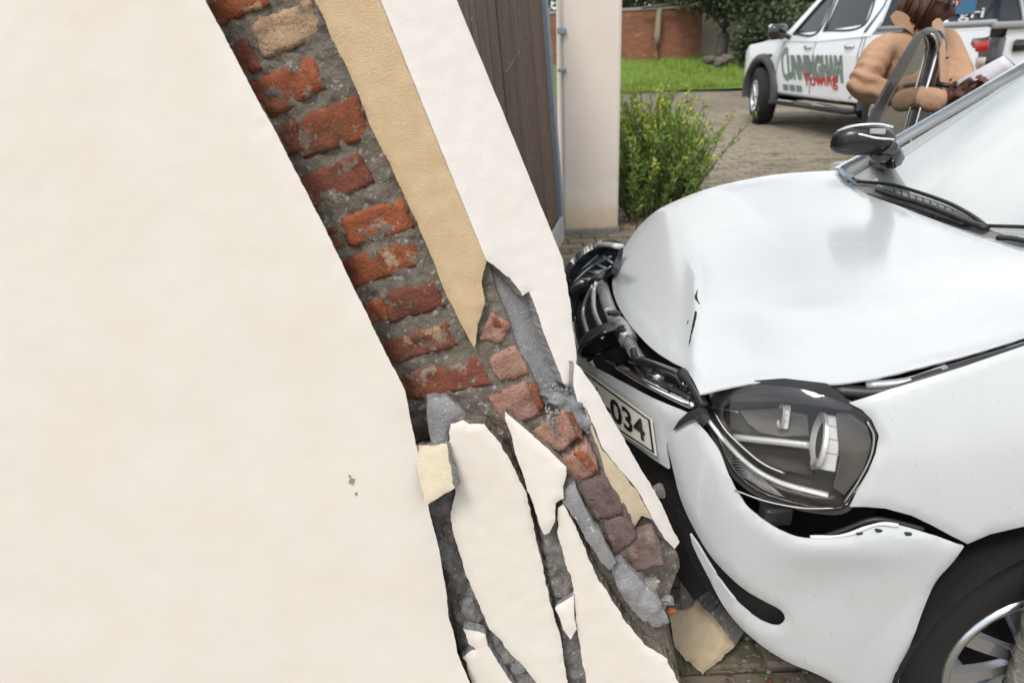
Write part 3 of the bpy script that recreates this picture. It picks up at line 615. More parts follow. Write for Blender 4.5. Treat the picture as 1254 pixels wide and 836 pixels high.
# ---- foliage helper
def leaf_mesh(name, pts, dirs, ln, wd, mats, parent, mi=None, rs=np.random.RandomState(1), twist=1.0):
    V = np.zeros((len(pts)*4, 3)); 
    d = dirs/(np.linalg.norm(dirs, axis=1)[:, None]+1e-9); r = rs.normal(size=d.shape); s = np.cross(d, r); s /= np.linalg.norm(s, axis=1)[:, None]+1e-9
    ln = np.broadcast_to(ln, (len(pts),))[:, None]; wd = np.broadcast_to(wd, (len(pts),))[:, None]
    V[0::4] = pts; V[1::4] = pts+d*ln*.5+s*wd; V[2::4] = pts+d*ln; V[3::4] = pts+d*ln*.5-s*wd
    F = [(4*i, 4*i+1, 4*i+2, 4*i+3) for i in range(len(pts))]
    return mesh(name, V, F, mats, parent, mi, False)
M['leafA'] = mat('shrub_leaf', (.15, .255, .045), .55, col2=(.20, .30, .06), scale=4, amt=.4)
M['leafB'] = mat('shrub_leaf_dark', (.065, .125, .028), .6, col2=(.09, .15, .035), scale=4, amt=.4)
M['leafC'] = mat('shrub_tip_yellow', (.42, .46, .07), .55, col2=(.28, .36, .06), scale=6, amt=.4)
M['stem'] = mat('stem_brown', (.10, .07, .045), .85)
for m_ in ('leafA', 'leafB', 'leafC'):
    M[m_].node_tree.nodes['Principled BSDF'].inputs['Transmission Weight'].default_value = 0
sh = thing('shrub', 'feathery green shrub with yellow tips growing behind the upright pillar', 'shrub', (1.35, 5.75, .22))
rs = np.random.RandomState(11); P_, D_, MI, L_, W_ = [], [], [], [], []; st = MB()
for k in range(380):
    bx, by = 1.24+rs.normal()*.17, 5.78+rs.normal()*.20; bx = np.clip(bx, 1.0, 1.55)
    h = rs.uniform(.42, 1.0)*(1-.30*abs(bx-1.22)/.4); lx, ly = rs.normal()*.16+(bx-1.25)*.12, rs.normal()*.16-.05
    base = np.array([bx, by, zg(by)]); tip = base+np.array([lx, ly, h]); pts = [base+(tip-base)*t+np.array([lx, ly, 0])*.25*(t*t-t) for t in np.linspace(0, 1, 7)]
    V, F = tube(pts, np.linspace(.005, .002, 7), 4, False); st.add(V, F)
    yl = rs.rand() < .30
    for q in range(95):
        t = rs.uniform(.12, 1.03); p = base+(tip-base)*t+np.array([lx, ly, 0])*.25*(t*t-t); ad = rs.normal(size=3)*.75+np.array([0, 0, .9])+(tip-base)*.6
        P_.append(p+rs.normal(size=3)*.013); D_.append(ad); tipz = t > .80
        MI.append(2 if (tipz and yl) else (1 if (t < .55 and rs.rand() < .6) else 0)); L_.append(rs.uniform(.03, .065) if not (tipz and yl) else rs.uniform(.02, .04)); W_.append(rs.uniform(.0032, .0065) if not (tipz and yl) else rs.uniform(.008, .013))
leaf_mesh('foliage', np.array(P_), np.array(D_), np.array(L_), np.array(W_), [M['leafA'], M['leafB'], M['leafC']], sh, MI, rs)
st.out('stems', M['stem'], sh)
# ================================================================== far garden
M['tleafA'] = mat('tree_leaf', (.050, .075, .030), .6, col2=(.075, .105, .035), scale=.8, amt=.4)
M['tleafB'] = mat('tree_leaf_dark', (.028, .042, .020), .6, col2=(.045, .06, .026), scale=.8, amt=.4)
M['bark'] = mat('bark', (.12, .105, .09), .9, col2=(.075, .065, .055), scale=6, amt=.4, bump=1, bscale=20, bdist=.02)
def tree(label, base, clumps, nl, trunk_r, limbs, seed, leaf=(.10, .03), cat='tree', name='tree', group=None):
    t = thing(name, label, cat, base, group); rs = np.random.RandomState(seed); base = np.array(base)
    if trunk_r:
        mb = MB(); cen = np.mean([c for c, r in clumps], axis=0)
        top = np.array([base[0]+.1, base[1], cen[2]]); V, F = tube([base+(top-base)*s+np.array([.05*math.sin(5*s), 0, 0]) for s in np.linspace(0, 1, 9)], np.linspace(trunk_r, trunk_r*.5, 9), 10); mesh('trunk', V, F, M['bark'], t)
        for c, r in clumps[:limbs]:
            s = rs.uniform(.45, .9); a = base+(top-base)*s; V, F = tube([a+(np.array(c)-a)*q+np.array([0, 0, -.15*math.sin(q*3.1)]) for q in np.linspace(0, 1, 6)], np.linspace(trunk_r*.4, .015, 6), 6); mb.add(V, F)
        mb.out('limbs', M['bark'], t)
    P, D, MI = [], [], []; tot = sum(r[0]*r[1]*r[2] for c, r in clumps)**1
    for c, r in clumps:
        k = int(nl*r[0]*r[1]*r[2]/tot); nsp = max(6, k//45); 
        for q in range(nsp):
            v = rs.normal(size=3); v /= np.linalg.norm(v); sc = np.array(c)+v*np.array(r)*rs.uniform(.35, 1.0)**.6; dk = 1 if rs.rand() < .5 else 0
            for w in range(k//nsp): P.append(sc+rs.normal(size=3)*.16); D.append(rs.normal(size=3)+v*.6); MI.append(dk)
    leaf_mesh('crown', np.array(P), np.array(D), rs.uniform(leaf[0]*.7, leaf[0]*1.4, len(P)), rs.uniform(leaf[1]*.7, leaf[1]*1.3, len(P)), [M['tleafA'], M['tleafB']], t, MI, rs); return t
def at(u, v, Y): return depth_hit(Y)([(u, v)])[0]
def cl_(u, v, Y, r): return (at(u, v, Y), r)
bw = thing('brick_wall', 'low red brick garden wall beyond the lawn', 'wall', at(800, 76, 22))
wm = mat('garden_brick', (.33, .125, .060), .9, col2=(.19, .085, .055), scale=.7, amt=.3, spot=(.42, .18, .085), spotscale=3, spotpos=.6)
nt = wm.node_tree; bsd = nt.nodes['Principled BSDF']; src = bsd.inputs['Base Color'].links[0].from_socket
tcn = [n for n in nt.nodes if n.type == 'TEX_COORD'][0]; mpn = nt.nodes.new('ShaderNodeMapping'); mpn.inputs['Rotation'].default_value = (math.pi/2, 0, 0); nt.links.new(tcn.outputs['Object'], mpn.inputs[0])
bt = nt.nodes.new('ShaderNodeTexBrick'); bt.inputs['Scale'].default_value = 1; bt.inputs['Brick Width'].default_value = .24; bt.inputs['Row Height'].default_value = .085; bt.inputs['Mortar Size'].default_value = .012
bt.inputs['Color1'].default_value = (1.1, 1.0, .95, 1); bt.inputs['Color2'].default_value = (.7, .7, .7, 1); bt.inputs['Mortar'].default_value = (.75, 1.1, 1.4, 1); nt.links.new(mpn.outputs[0], bt.inputs['Vector'])
nt.links.new(mixc(nt, 1., src, bt.outputs[0], 'MULTIPLY'), bsd.inputs['Base Color'])
a, b = at(700, 80, 22), at(857, 80, 22); tz = at(800, 12, 22)[2]
V, F = box(((a[0]+b[0])/2-1.5, 22.11, (tz+.9)/2), I3, ((b[0]-a[0])/2+1.5, .11, (tz-.9)/2), .01); mesh('brickwork', V, F, wm, bw, smooth=False)
V, F = box(((a[0]+b[0])/2-1.5, 22.11, tz+.03), I3, ((b[0]-a[0])/2+1.52, .14, .04), .01); mesh('coping', V, F, M['rubble'], bw, smooth=False)
pz = at(807, 8, 21.8)
post = thing('garden_post', 'mossy timber post in front of the brick garden wall', 'post', at(807, 78, 21.8)); V, F = tube([(pz[0], 21.8, 1.1), (pz[0]-.03, 21.8, pz[2]*.5+.6), (pz[0]+.02, 21.8, pz[2])], [.09, .08, .075], 10); mesh('shaft', V, F, mat('mossy_post', (.17, .165, .10), .9, col2=(.24, .21, .13), scale=4, amt=.4), post)
V, F = tube([(pz[0]-.5, 21.75, pz[2]-.02), (pz[0]+.5, 21.76, pz[2]+.03)], .04, 8); mesh('cross_bar', V, F, M['bark'], post)
pw = thing('garden_wall', 'pale plastered garden wall behind the grey tree trunk', 'wall', at(880, 70, 22.6))
a, b = at(852, 70, 22.6), at(1010, 70, 22.6); tz2 = at(870, 13, 22.6)[2]
V, F = box(((a[0]+b[0])/2, 22.7, (tz2+1)/2), I3, ((b[0]-a[0])/2, .1, (tz2-1)/2), .02); mesh('wall_face', V, F, mat('pale_garden_wall', (.52, .48, .40), .85, col2=(.42, .39, .32), scale=1.5, amt=.3), pw, smooth=False)
V, F = box(((a[0]+b[0])/2, 22.7, tz2+.04), I3, ((b[0]-a[0])/2+.03, .14, .045), .01); mesh('coping', V, F, M['rubble'], pw, smooth=False)
tree('broad dark tree with a grey trunk in front of the pale garden wall', tuple(at(881, 72, 21.2)), [cl_(885, -8, 21, (.9, .8, .5)), cl_(915, 4, 20.6, (.6, .7, .5)), cl_(940, 6, 20.8, (.7, .8, .6)), cl_(965, 18, 21, (.6, .6, .5)), cl_(900, -30, 21.2, (1.3, 1, .9)), cl_(850, -22, 21.2, (.8, .8, .5)), cl_(960, -40, 21.2, (1.2, 1, .9))], 20000, .20, 7, 31)
tree('dark overhanging tree behind the red brick garden wall', tuple(at(780, 60, 24)), [cl_(770, -4, 23.4, (1.0, .8, .55)), cl_(800, -10, 23.2, (.9, .8, .6)), cl_(830, -2, 23.4, (.9, .7, .5)), cl_(745, -12, 23.5, (1.0, .8, .7)), cl_(790, -50, 24, (1.8, 1, 1)), cl_(860, -40, 24, (1.6, 1, 1)), cl_(760, 10, 23.3, (.5, .5, .35))], 16000, .16, 6, 32)
tree('pale broad-leaved bush beside the truck bonnet', tuple(at(925, 80, 20)), [cl_(926, 48, 20, (.3, .5, .5)), cl_(940, 52, 19.8, (.45, .5, .55)), cl_(916, 66, 20, (.22, .4, .25)), cl_(955, 42, 20, (.45, .5, .55)), cl_(932, 70, 19.8, (.35, .5, .25))], 5500, .03, 4, 33, (.11, .045), 'bush', 'bush')
tree('tall tree row far behind the truck', tuple(at(1050, 60, 34)), [cl_(980, 0, 34, (2.6, 2, 2.4)), cl_(1070, -10, 34, (3, 2, 3)), cl_(1180, -10, 34, (3, 2, 3)), cl_(1280, 0, 34, (3, 2, 3)), cl_(1030, 40, 34, (2.4, 1, 1.3)), cl_(860, -30, 36, (3, 2, 2)), cl_(740, -30, 36, (3, 2, 2)), cl_(640, -30, 36, (3, 2, 2.2))], 16000, .3, 5, 34, (.4, .14))
for k, (u, v, r) in enumerate([(868, 74, .26), (882, 76, .30), (890, 72, .22)]):
    V, F = rock(at(u, v, 19.6), r*.85, 300+k, 2, .9, (1.1, .8, .6)); tag(mesh('garden_rock', V, F, M['garden_rock'], smooth=False), ['brown rock at the left end of the three rocks below the tree trunk', 'grey rock in the middle of the three below the tree trunk', 'smaller rock at the right end below the tree trunk'][k], 'rock', 'rocks below the garden tree')
# ================================================================== white hatchback: frame and surfaces
CYAW, CPIT = math.radians(186.3), math.radians(1.72)
cF = np.array([math.cos(CYAW), math.sin(CYAW), 0]); cL = np.array([-math.sin(CYAW), math.cos(CYAW), 0]); cO = np.array([.993, 1.841, -.003])
cX = math.cos(CPIT)*cF+math.sin(CPIT)*I3[2]; cZ = -math.sin(CPIT)*cF+math.cos(CPIT)*I3[2]; cA = np.array([cX, cL, cZ])
def CW(p): return cO+np.atleast_2d(np.array(p, float))@cA
def WC(P): return (np.atleast_2d(P)-cO)@cA.T
def body_s(z): d = z-.50; return 1-np.where(d > 0, .075, .012)*(d/.35)**2
def F_body(P, off=0.):
    q = WC(P); x, y, z = q.T
    r = ((np.maximum(x+.25, 0)/1.05)**2.8+(np.abs(y)/.84)**2.8)**(1/2.8)
    return (r-body_s(z))*.9-off
def hood_h(x, y):
    s = np.clip((x+.35)/1.05, -.6, 1.5)
    z = .995-.095*s-.125*np.maximum(s, 0)**2.6
    return z-.03*(np.abs(y)/.66)**3+.098*np.clip((.25-y)/.78, 0, 1.3)**2.0*np.clip((.72-x)/.5, 0, 1)      # sprung up on the far side
def F_hood(P, off=0.):
    q = WC(P); return q[:, 2]-hood_h(q[:, 0], q[:, 1])-off
H_hood = implicit_hit(F_hood); H_body = implicit_hit(F_body)
def body_off(o): return implicit_hit(lambda P: F_body(P, o))
def hood_off(o): return implicit_hit(lambda P: F_hood(P, o))
def car_plane(axis, val):        # plane of constant car x / y / z
    n = cA[axis]; p = CW([val if axis == k else 0 for k in range(3)])[0]; return plane_hit(p, n)
def F_wind(P, off=0.):
    q = WC(P); x, y, z = q.T; return (x-(-.222-.03*(y/.62)**2-(z-.97)*1.636))*.52-off
H_wind = implicit_hit(F_wind, .5, 9)
def wind_off(o): return implicit_hit(lambda P: F_wind(P, o), .5, 9)
car = thing('crashed_car', 'white hatchback with crumpled bonnet and torn front bumper, rammed against the leaning pillar', 'car', CW((0, 0, 0))[0]*np.array([1, 1, 0]))
PT = [M['paint'], M['paint_edge']]
def cpx(pts): return [tuple(p) for p in proj(CW(pts))]
def dup2(P, idx):       # duplicate points so that the smoothing keeps a corner there
    out = []
    for i, p in enumerate(P):
        out.append(p)
        if i in idx: out.append(p)
    return out
# bonnet with its fold
hoodP = [(1026, 207), (960, 211), (905, 220), (862, 231), (822, 247), (792, 264), (768, 287), (753, 312), (746, 334), (748, 352), (758, 374), (776, 399), (800, 424), (824, 441), (838, 449), (848, 464), (857, 481), (880, 474), (905, 468), (955, 463), (1010, 466), (1060, 461), (1100, 453), (1180, 434), (1254, 412), (1400, 362), (1500, 318), (1420, 330), (1330, 318), (1254, 301), (1214, 290), (1150, 269), (1100, 250), (1060, 235), (1038, 221)]
def hood_d(P, P2, ed):
    x, y = P2[:, 0], P2[:, 1]
    cxl = np.interp(y, [200, 245, 265, 300, 340, 480], [790, 812, 828, 848, 856, 850])      # fold line
    d = (cxl-x)/60.
    a = -.013*np.where(d > 0, np.sqrt(d*d+.02)-.14, 0)*np.clip((y-215)/70, 0, 1)*np.clip((470-y)/60, .25, 1)
    ridge = .006*np.exp(-(d/.16)**2)*np.clip((y-290)/50, 0, 1)
    dent = -.010*np.exp(-(((x-905)/38)**2+((y-420)/45)**2))-.006*np.exp(-(((x-1010)/70)**2+((y-440)/22)**2))+.005*np.exp(-(((x-960)/80)**2+((y-380)/26)**2))
    wav = .0016*np.sin(x*.021+y*.045)*np.exp(-((y-430)/70)**2)+.0012*np.sin(x*.05-y*.03)*np.exp(-((x-800)/50)**2)
    return a+ridge+dent+wav
panel('bonnet', catmull(dup2(hoodP, (0, 16, 26)), True, 6), H_hood, PT, car, 7, .005, .005, 3.5, disp=hood_d)
for k, (q, w) in enumerate([([(855, 358), (853, 366), (857, 374)], 2.2), ([(853, 384), (850, 398), (846, 412), (844, 424)], 2.2), ([(843, 393), (841, 396)], 1.2)]):
    q = np.array(catmull(q, False, 3)); w_ = w*np.sin(np.linspace(.25, math.pi-.1, len(q)))+.3
    L = jag(np.vstack([q-np.c_[w_*.7, 0*w_], (q+np.c_[w_*.5, 0*w_])[::-1]]), 1.5, 1.0, k); panel('paint_tear', L, hood_off(.0), M['dark_void'], car, 2, .0015, disp=lambda P, P2, ed: hood_d(P, P2, ed)+.0012)
# dark depth behind the gaps
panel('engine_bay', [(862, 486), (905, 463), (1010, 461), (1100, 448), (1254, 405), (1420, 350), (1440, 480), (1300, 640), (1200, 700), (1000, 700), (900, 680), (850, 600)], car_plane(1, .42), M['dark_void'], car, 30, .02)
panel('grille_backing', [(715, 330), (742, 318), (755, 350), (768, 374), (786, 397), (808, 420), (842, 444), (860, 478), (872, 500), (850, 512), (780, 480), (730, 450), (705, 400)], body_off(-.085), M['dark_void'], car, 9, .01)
V, F = box(CW((-1.0, 0, .33))[0], cA, (1.45, .55, .12), .05); mesh('underbody', V, F, M['dark_void'], car)
panel('lower_grille_shade', [(736, 498), (780, 540), (820, 566), (836, 630), (858, 690), (872, 720), (850, 735), (826, 700), (800, 640), (770, 580)], body_off(-.06), M['dark_void'], car, 9, .01)  # black sheet at the lower grille, added to paint in the shaded gap
# inner wing seen in the gap below the bonnet
for q, r_, mn in (([(1020, 478), (1080, 480), (1140, 462), (1254, 428), (1330, 400)], .014, 'black'), ([(1045, 488), (1100, 470), (1180, 446), (1254, 421)], .004, 'silver'), ([(1060, 472), (1110, 468), (1160, 452)], .010, 'silver')):
    P = implicit_hit(lambda P: F_body(P, -.035))(catmull(q, False, 12)); V, F = tube(P, r_, 8); mesh('inner_wing_rail', V, F, M[mn], car)
# front wing
wc = np.array([-.03, .695, .185])
arch = [tuple(proj(CW((wc[0]+.352*math.cos(a), .80, wc[2]+.352*math.sin(a))))[0]) for a in np.radians(np.arange(44, 200, 8))]
fend = [(1040, 493), (1100, 474), (1180, 449), (1254, 423), (1400, 371), (1500, 330), (1640, 420), (1700, 640), (1640, 830)]+[p for p in arch[::-1] if p[0] > 1340]+[(1300, 637), (1254, 646), (1215, 656), (1187, 668), (1165, 657), (1145, 646), (1118, 633), (1085, 624), (1060, 622), (1041, 622), (1050, 602), (1064, 578), (1073, 556), (1077, 534), (1068, 514), (1056, 502)]
fl = [p for p in fend]
def fend_d(P, P2, ed):
    q = WC(P); r_ = np.hypot(q[:, 0]-wc[0], q[:, 2]-wc[2])
    return .012*np.clip((.46-r_)/.05, 0, 1)*np.clip((r_-.30)/.03, 0, 1)      # rolled arch lip
panel('front_wing', fl, H_body, PT, car, 9, .008, .006, 4, disp=fend_d)
# bumper skin with its fog slot
bump = [(817, 530), (838, 518), (851, 516), (862, 528), (879, 552), (890, 580), (902, 605), (918, 626), (944, 644), (968, 654), (992, 657), (1018, 657), (1042, 654), (1066, 645), (1085, 642), (1108, 645), (1140, 655), (1164, 664), (1183, 672), (1170, 690), (1150, 712), (1134, 740), (1119, 775), (1108, 805), (1100, 832), (1094, 870), (1060, 862), (1010, 832), (962, 812), (922, 784), (888, 748), (862, 702), (846, 668), (843, 655), (852, 668), (868, 695), (890, 726), (912, 748), (935, 764), (953, 768), (961, 760), (956, 750), (936, 738), (912, 724), (890, 706), (868, 682), (848, 648), (832, 612), (822, 575), (815, 545)]
panel('front_bumper', catmull(dup2(bump, (0, 2, 18, 25, 33)), True, 5), body_off(.004), PT, car, 8, .006, .006, 4, disp=lambda P, P2, ed: -.004*np.exp(-(((P2[:, 0]-1000)/50)**2+((P2[:, 1]-735)/30)**2))+.012*np.exp(-((P2[:, 1]-(668+ (P2[:, 0]-900)*.0))/26)**2)*np.clip((P2[:, 0]-930)/60, 0, 1)*np.clip((1150-P2[:, 0])/80, 0, 1)+.0015*np.sin(P2[:, 0]*.04+P2[:, 1]*.02)+.010*np.clip((.42-np.hypot(WC(P)[:, 0]-wc[0], WC(P)[:, 2]-wc[2]))/.05, 0, 1))
panel('fog_slot', [(830, 625), (850, 640), (900, 700), (968, 742), (972, 772), (945, 782), (900, 760), (860, 715), (838, 670)], body_off(-.03), M['black'], car, 10, .004)
P = body_off(.006)(catmull([(992, 657), (1018, 657), (1042, 653), (1062, 645), (1080, 641), (1100, 643)], False, 5)); V, F = tube(P, .0035+.0008*np.sin(np.arange(len(P))*.7), 7); mesh('torn_lip', V, F, M['paint_edge'], car)
for q in ([(940, 655), (985, 662), (1030, 650), (1070, 636), (1100, 640), (1130, 648)],):
    P = body_off(-.012)(catmull(q, False, 6)); V, F = tube(P, .006, 7); mesh('bumper_bracket', V, F, M['black'], car)
for u, v in ((1052, 652), (1076, 649), (1112, 653)):
    c = body_off(.007)([(u, v)])[0]; V, F = box(c, cA, (.006, .004, .0025), .001); mesh('clip_slot', V, F, M['black'], car, smooth=False)
# bumper middle with the number plate
mid = [(700, 392), (708, 420), (722, 444), (745, 459), (790, 482), (834, 501), (856, 511), (852, 520), (822, 530), (816, 545), (818, 574), (790, 556), (740, 520), (705, 480), (690, 430)]
panel('bumper_middle', catmull(dup2(mid, (6, 8, 10)), True, 5), body_off(-.004), PT, car, 7, .006, .004, 4, disp=lambda P, P2, ed: .006*np.exp(-((P2[:, 1]-(P2[:, 0]-700)*.62-425)/22)**2)-.003*np.sin(P2[:, 0]*.06))
V = MB()
q = [(850, 512), (838, 518), (822, 528), (830, 516), (842, 505), (856, 498), (868, 510), (862, 522)]
panel('black_bracket', q, body_off(.012), M['black'], car, 4, .01, disp=lambda P, P2, ed: .006*fbm(P, 60, 2))
pq = body_off(.010)([(694, 437), (797, 513), (803, 558), (702, 492)])
PQ = np.array([(694, 437), (797, 513), (803, 558), (702, 492)], float); HQ = body_off(.013)
def quadmap(s, t): return HQ([(1-s)*(1-t)*PQ[3]+s*(1-t)*PQ[2]+s*t*PQ[1]+(1-s)*t*PQ[0]])[0]
pn = np.cross(pq[2]-pq[3], pq[0]-pq[3]); pn /= np.linalg.norm(pn); pn = pn if pn@(CO-pq[0]) > 0 else -pn
def slabq(name, rects, off, th, m_, parent):
    mb = MB()
    for (s0, s1, t0, t1) in rects:
        n_ = 8; V = []
        for k in range(n_+1):
            s = s0+(s1-s0)*k/n_
            for t in (t0, t1): V += [quadmap(s, t)+pn*off, quadmap(s, t)+pn*(off-th)]
        F = []
        for k in range(n_):
            a = 4*k; F += [(a, a+4, a+6, a+2), (a+1, a+3, a+7, a+5), (a, a+1, a+5, a+4), (a+2, a+6, a+7, a+3)]
        F += [(0, 2, 3, 1), (4*n_, 4*n_+1, 4*n_+3, 4*n_+2)]; mb.add(V, F, 0, False)
    return mb.out(name, m_, parent)
M['plate'] = mat('plate_white', (.66, .64, .57), .35, col2=(.56, .53, .46), scale=25, amt=.4, spot=(.36, .33, .28), spotscale=120, spotpos=.66)
plate = slabq('number_plate', [(0, 1, 0, 1)], 0, .003, M['plate'], car)
slabq('plate_border', [(.015, .985, .91, .955), (.015, .985, .045, .09), (.966, .985, .09, .91)], .0012, .002, M['gloss_black'], plate)
def text_mesh(s, bold=0.):
    cu = bpy.data.curves.new('t', 'FONT'); cu.body = s; cu.size = 1; cu.extrude = 0; cu.offset = bold; cu.resolution_u = 3
    o = bpy.data.objects.new('t', cu); COL.objects.link(o); me = o.to_mesh()
    V = np.array([v.co[:] for v in me.vertices]); F = [tuple(p.vertices) for p in me.polygons]; o.to_mesh_clear(); bpy.data.objects.remove(o); bpy.data.curves.remove(cu); return V, F
def letters(s, mapf, x0, x1, y0, y1, name, m_, parent, off, pn_, bold=.012, th=.0008):
    V, F = text_mesh(s, bold); lo, hi = V.min(0), V.max(0); W = []
    for v in V:
        a = (v[0]-lo[0])/(hi[0]-lo[0]); b = (v[1]-lo[1])/(hi[1]-lo[1]); W.append(mapf(x0+(x1-x0)*a, y0+(y1-y0)*b)+pn_*off)
    W = np.array(W); 
    n0 = np.cross(W[F[0][1]]-W[F[0][0]], W[F[0][2]]-W[F[0][0]])
    if n0@pn_ < 0: F = [f[::-1] for f in F]
    return mesh(name, W, F, m_, parent, smooth=False)
letters('1-034', quadmap, .31, .90, .20, .80, 'lettering', M['gloss_black'], plate, .0014, pn, .02)
# broken grille
def bpipe(name, q, off, r_, m_, parent=car, flat=1., n=8):
    P = body_off(off)(catmull(q, False, 5)); V, F = tube(P, r_, n, True, flat); return mesh(name, V, F, m_, parent)
M['silver2'] = mat('grey_crash_bar', (.36, .37, .375), .42, .35, col2=(.28, .285, .29), scale=40, amt=.3)
bpipe('crash_bar', [(735, 330), (738, 352), (744, 372), (754, 396)], -.045, .020, M['silver2'])
bpipe('crash_bar', [(755, 396), (764, 406), (770, 418)], -.038, .026, M['silver2'])
bpipe('crash_bar', [(768, 412), (776, 430), (790, 450), (806, 462)], -.045, .018, M['silver2'])
bpipe('chrome_strip', [(757, 448), (785, 465), (815, 481), (836, 491), (851, 497)], .004, [.007]*3+[.011]*200 if False else .009, M['chrome'])
bpipe('chrome_strip', [(744, 440), (756, 447), (790, 466)], .006, .005, M['gloss_black'])
bpipe('grille_bar', [(722, 414), (716, 395), (714, 382), (719, 364), (726, 350)], .0, .007, M['silver'])
bpipe('grille_bar', [(738, 404), (731, 390), (727, 376), (727, 356), (731, 345)], -.006, .008, M['silver'])
bpipe('grille_bar', [(706, 402), (704, 385), (706, 366), (713, 352)], .002, .006, M['gloss_black'])
bpipe('grille_bar', [(722, 440), (712, 425), (706, 402)], .004, .008, M['gloss_black'])
bpipe('grille_insert', [(776, 440), (790, 443), (812, 451), (834, 461), (842, 474)], -.012, .017, M['gloss_black'], flat=.6)
bpipe('grille_insert', [(792, 463), (812, 470), (834, 480), (848, 488)], -.006, .012, M['black'], flat=.6)
bpipe('grille_insert', [(775, 428), (782, 452), (790, 466)], -.02, .009, M['black'])
bpipe('grille_insert', [(834, 455), (846, 468), (858, 488), (862, 498)], .0, .012, M['black'])
# badge holder cup
ca = body_off(.002)([(726, 434)])[0]; cb = body_off(.006)([(751, 405)])[0]; cc_ = (ca+cb)/2; up_ = (cb-ca)/np.linalg.norm(cb-ca); vw = CO-cc_; vw /= np.linalg.norm(vw); fa = np.cross(up_, np.cross(vw, up_)); fa = fa*.55+np.cross(up_, fa)*.83; fa /= np.linalg.norm(fa); sd_ = np.cross(fa, up_)
R_ = np.linalg.norm(cb-ca)/2*1.1
ring = [cc_+R_*(math.cos(a)*up_+.75*math.sin(a)*sd_) for a in np.linspace(0, 2*math.pi, 25)]
V, F = tube(ring, .006, 8, False); bh = mesh('badge_holder', V, F, M['gloss_black'], car)
V, F = [], []
for k, a in enumerate(np.linspace(0, 2*math.pi, 24, endpoint=False)):
    e = math.cos(a)*up_+.75*math.sin(a)*sd_; V += [cc_+R_*e, cc_+R_*.8*e-fa*.03]
V.append(cc_-fa*.035)
for k in range(24): a, b = 2*k, 2*((k+1) % 24); F += [(a, b, b+1, a+1), (a+1, b+1, 48)]
mesh('cup', V, F, M['black'], bh)
for k in range(6):
    V, F = rock(cc_-fa*.02+np.random.normal(size=3)*.009, .007, 500+k, 1, .8, (1, .4, .6)); mesh('chrome_fragment', V, F, M['chrome' if k % 2 else 'black'], bh, smooth=False)
for k, (u, v) in enumerate([(797, 455), (806, 462), (826, 474), (842, 476), (850, 470), (853, 490), (846, 482), (744, 380), (752, 384), (760, 400), (766, 410)]):
    V, F = rock(body_off(-.004)([(u, v)])[0], .010+.004*(k % 3), 520+k, 1, .9, (1.3, .5, .7)); mesh('broken_fragment', V, F, M[['black', 'silver', 'gloss_black'][k % 3]], car, smooth=False)
# near headlamp
lens = [(856, 487), (868, 478), (900, 472), (955, 472), (1003, 482), (1046, 499), (1066, 512), (1077, 532), (1074, 556), (1062, 583), (1046, 606), (1034, 622), (1008, 624), (968, 616), (930, 603), (905, 585), (888, 560), (874, 528), (862, 506)]
hl = thing  # (headlamp is a part of the car)
hlamp = panel('headlight', catmull(lens, True, 6), body_off(-.062), mat('lamp_housing', (.065, .058, .053), .4, col2=(.042, .038, .034), scale=14, amt=.3), car, 9, .01, disp=lambda P, P2, ed: .052*np.exp(-(ed/7)**2)-.022*np.exp(-(((P2[:, 0]-950)/42)**2+((P2[:, 1]-520)/28)**2))-.030*np.exp(-(((P2[:, 0]-1000)/36)**2+((P2[:, 1]-545)/34)**2)), dview=True)
panel('lens', catmull(lens, True, 6), body_off(-.004), M['glass'], hlamp, 9, .002, .005, 5)
def lp_(q, off, r_, m_, name, flat=1.): P = body_off(off)(catmull(q, False, 5)); V, F = tube(P, r_, 8, True, flat); return mesh(name, V, F, M[m_], hlamp)
M['led'] = mat('white_light_guide', (.80, .80, .79), .25, coat=.5)
M['reflector'] = mat('reflector', (.78, .77, .74), .22, .35)
lp_([(857, 496), (868, 514), (885, 536), (905, 558), (930, 578), (960, 592), (1014, 606)], -.009, np.concatenate([np.linspace(.005, .0052, 20), np.linspace(.0055, .0085, 60)])[:len(catmull([(857, 496), (868, 514), (885, 536), (905, 558), (930, 578), (960, 592), (1014, 606)], False, 5))] if len(catmull([(857, 496), (868, 514), (885, 536), (905, 558), (930, 578), (960, 592), (1014, 606)], False, 5)) <= 80 else .006, 'led', 'light_guide')
lp_([(899, 535), (925, 538), (955, 541), (991, 545)], -.050, .006, 'reflector', 'trim_bar', 1.4)
lp_([(875, 505), (888, 526), (910, 548), (935, 568), (962, 580)], -.046, .0035, 'silver', 'trim_edge')
lp_([(868, 498), (885, 500), (905, 505)], -.05, .003, 'silver', 'trim_edge')
lp_([(1034, 615), (1052, 588), (1066, 560), (1070, 534), (1062, 516)], .0, .0018, 'silver', 'seam')
lp_([(900, 600), (940, 614), (985, 622), (1020, 622)], .0, .0018, 'silver', 'seam')
M['bezel'] = mat('lamp_bezel', (.125, .112, .10), .35, col2=(.09, .08, .072), scale=20, amt=.3); M['bezel_dark'] = mat('lamp_bezel_dark', (.045, .040, .037), .35)
panel('upper_bezel_shade', [(861, 488), (880, 474), (905, 467), (960, 463), (1012, 469), (1046, 495), (1040, 503), (1000, 497), (955, 491), (900, 492), (878, 500)], body_off(-.0135), M['satin_black'], hlamp, 7, .006)  # black top of the lamp interior, also painting in the bonnet edge's shadow
panel('bezel', [(906, 503), (950, 500), (988, 508), (990, 533), (955, 534), (930, 529), (916, 518)], body_off(-.046), M['bezel'], hlamp, 7, .006, disp=lambda P, P2, ed: -.008*(1-np.exp(-(ed/8)**2)))
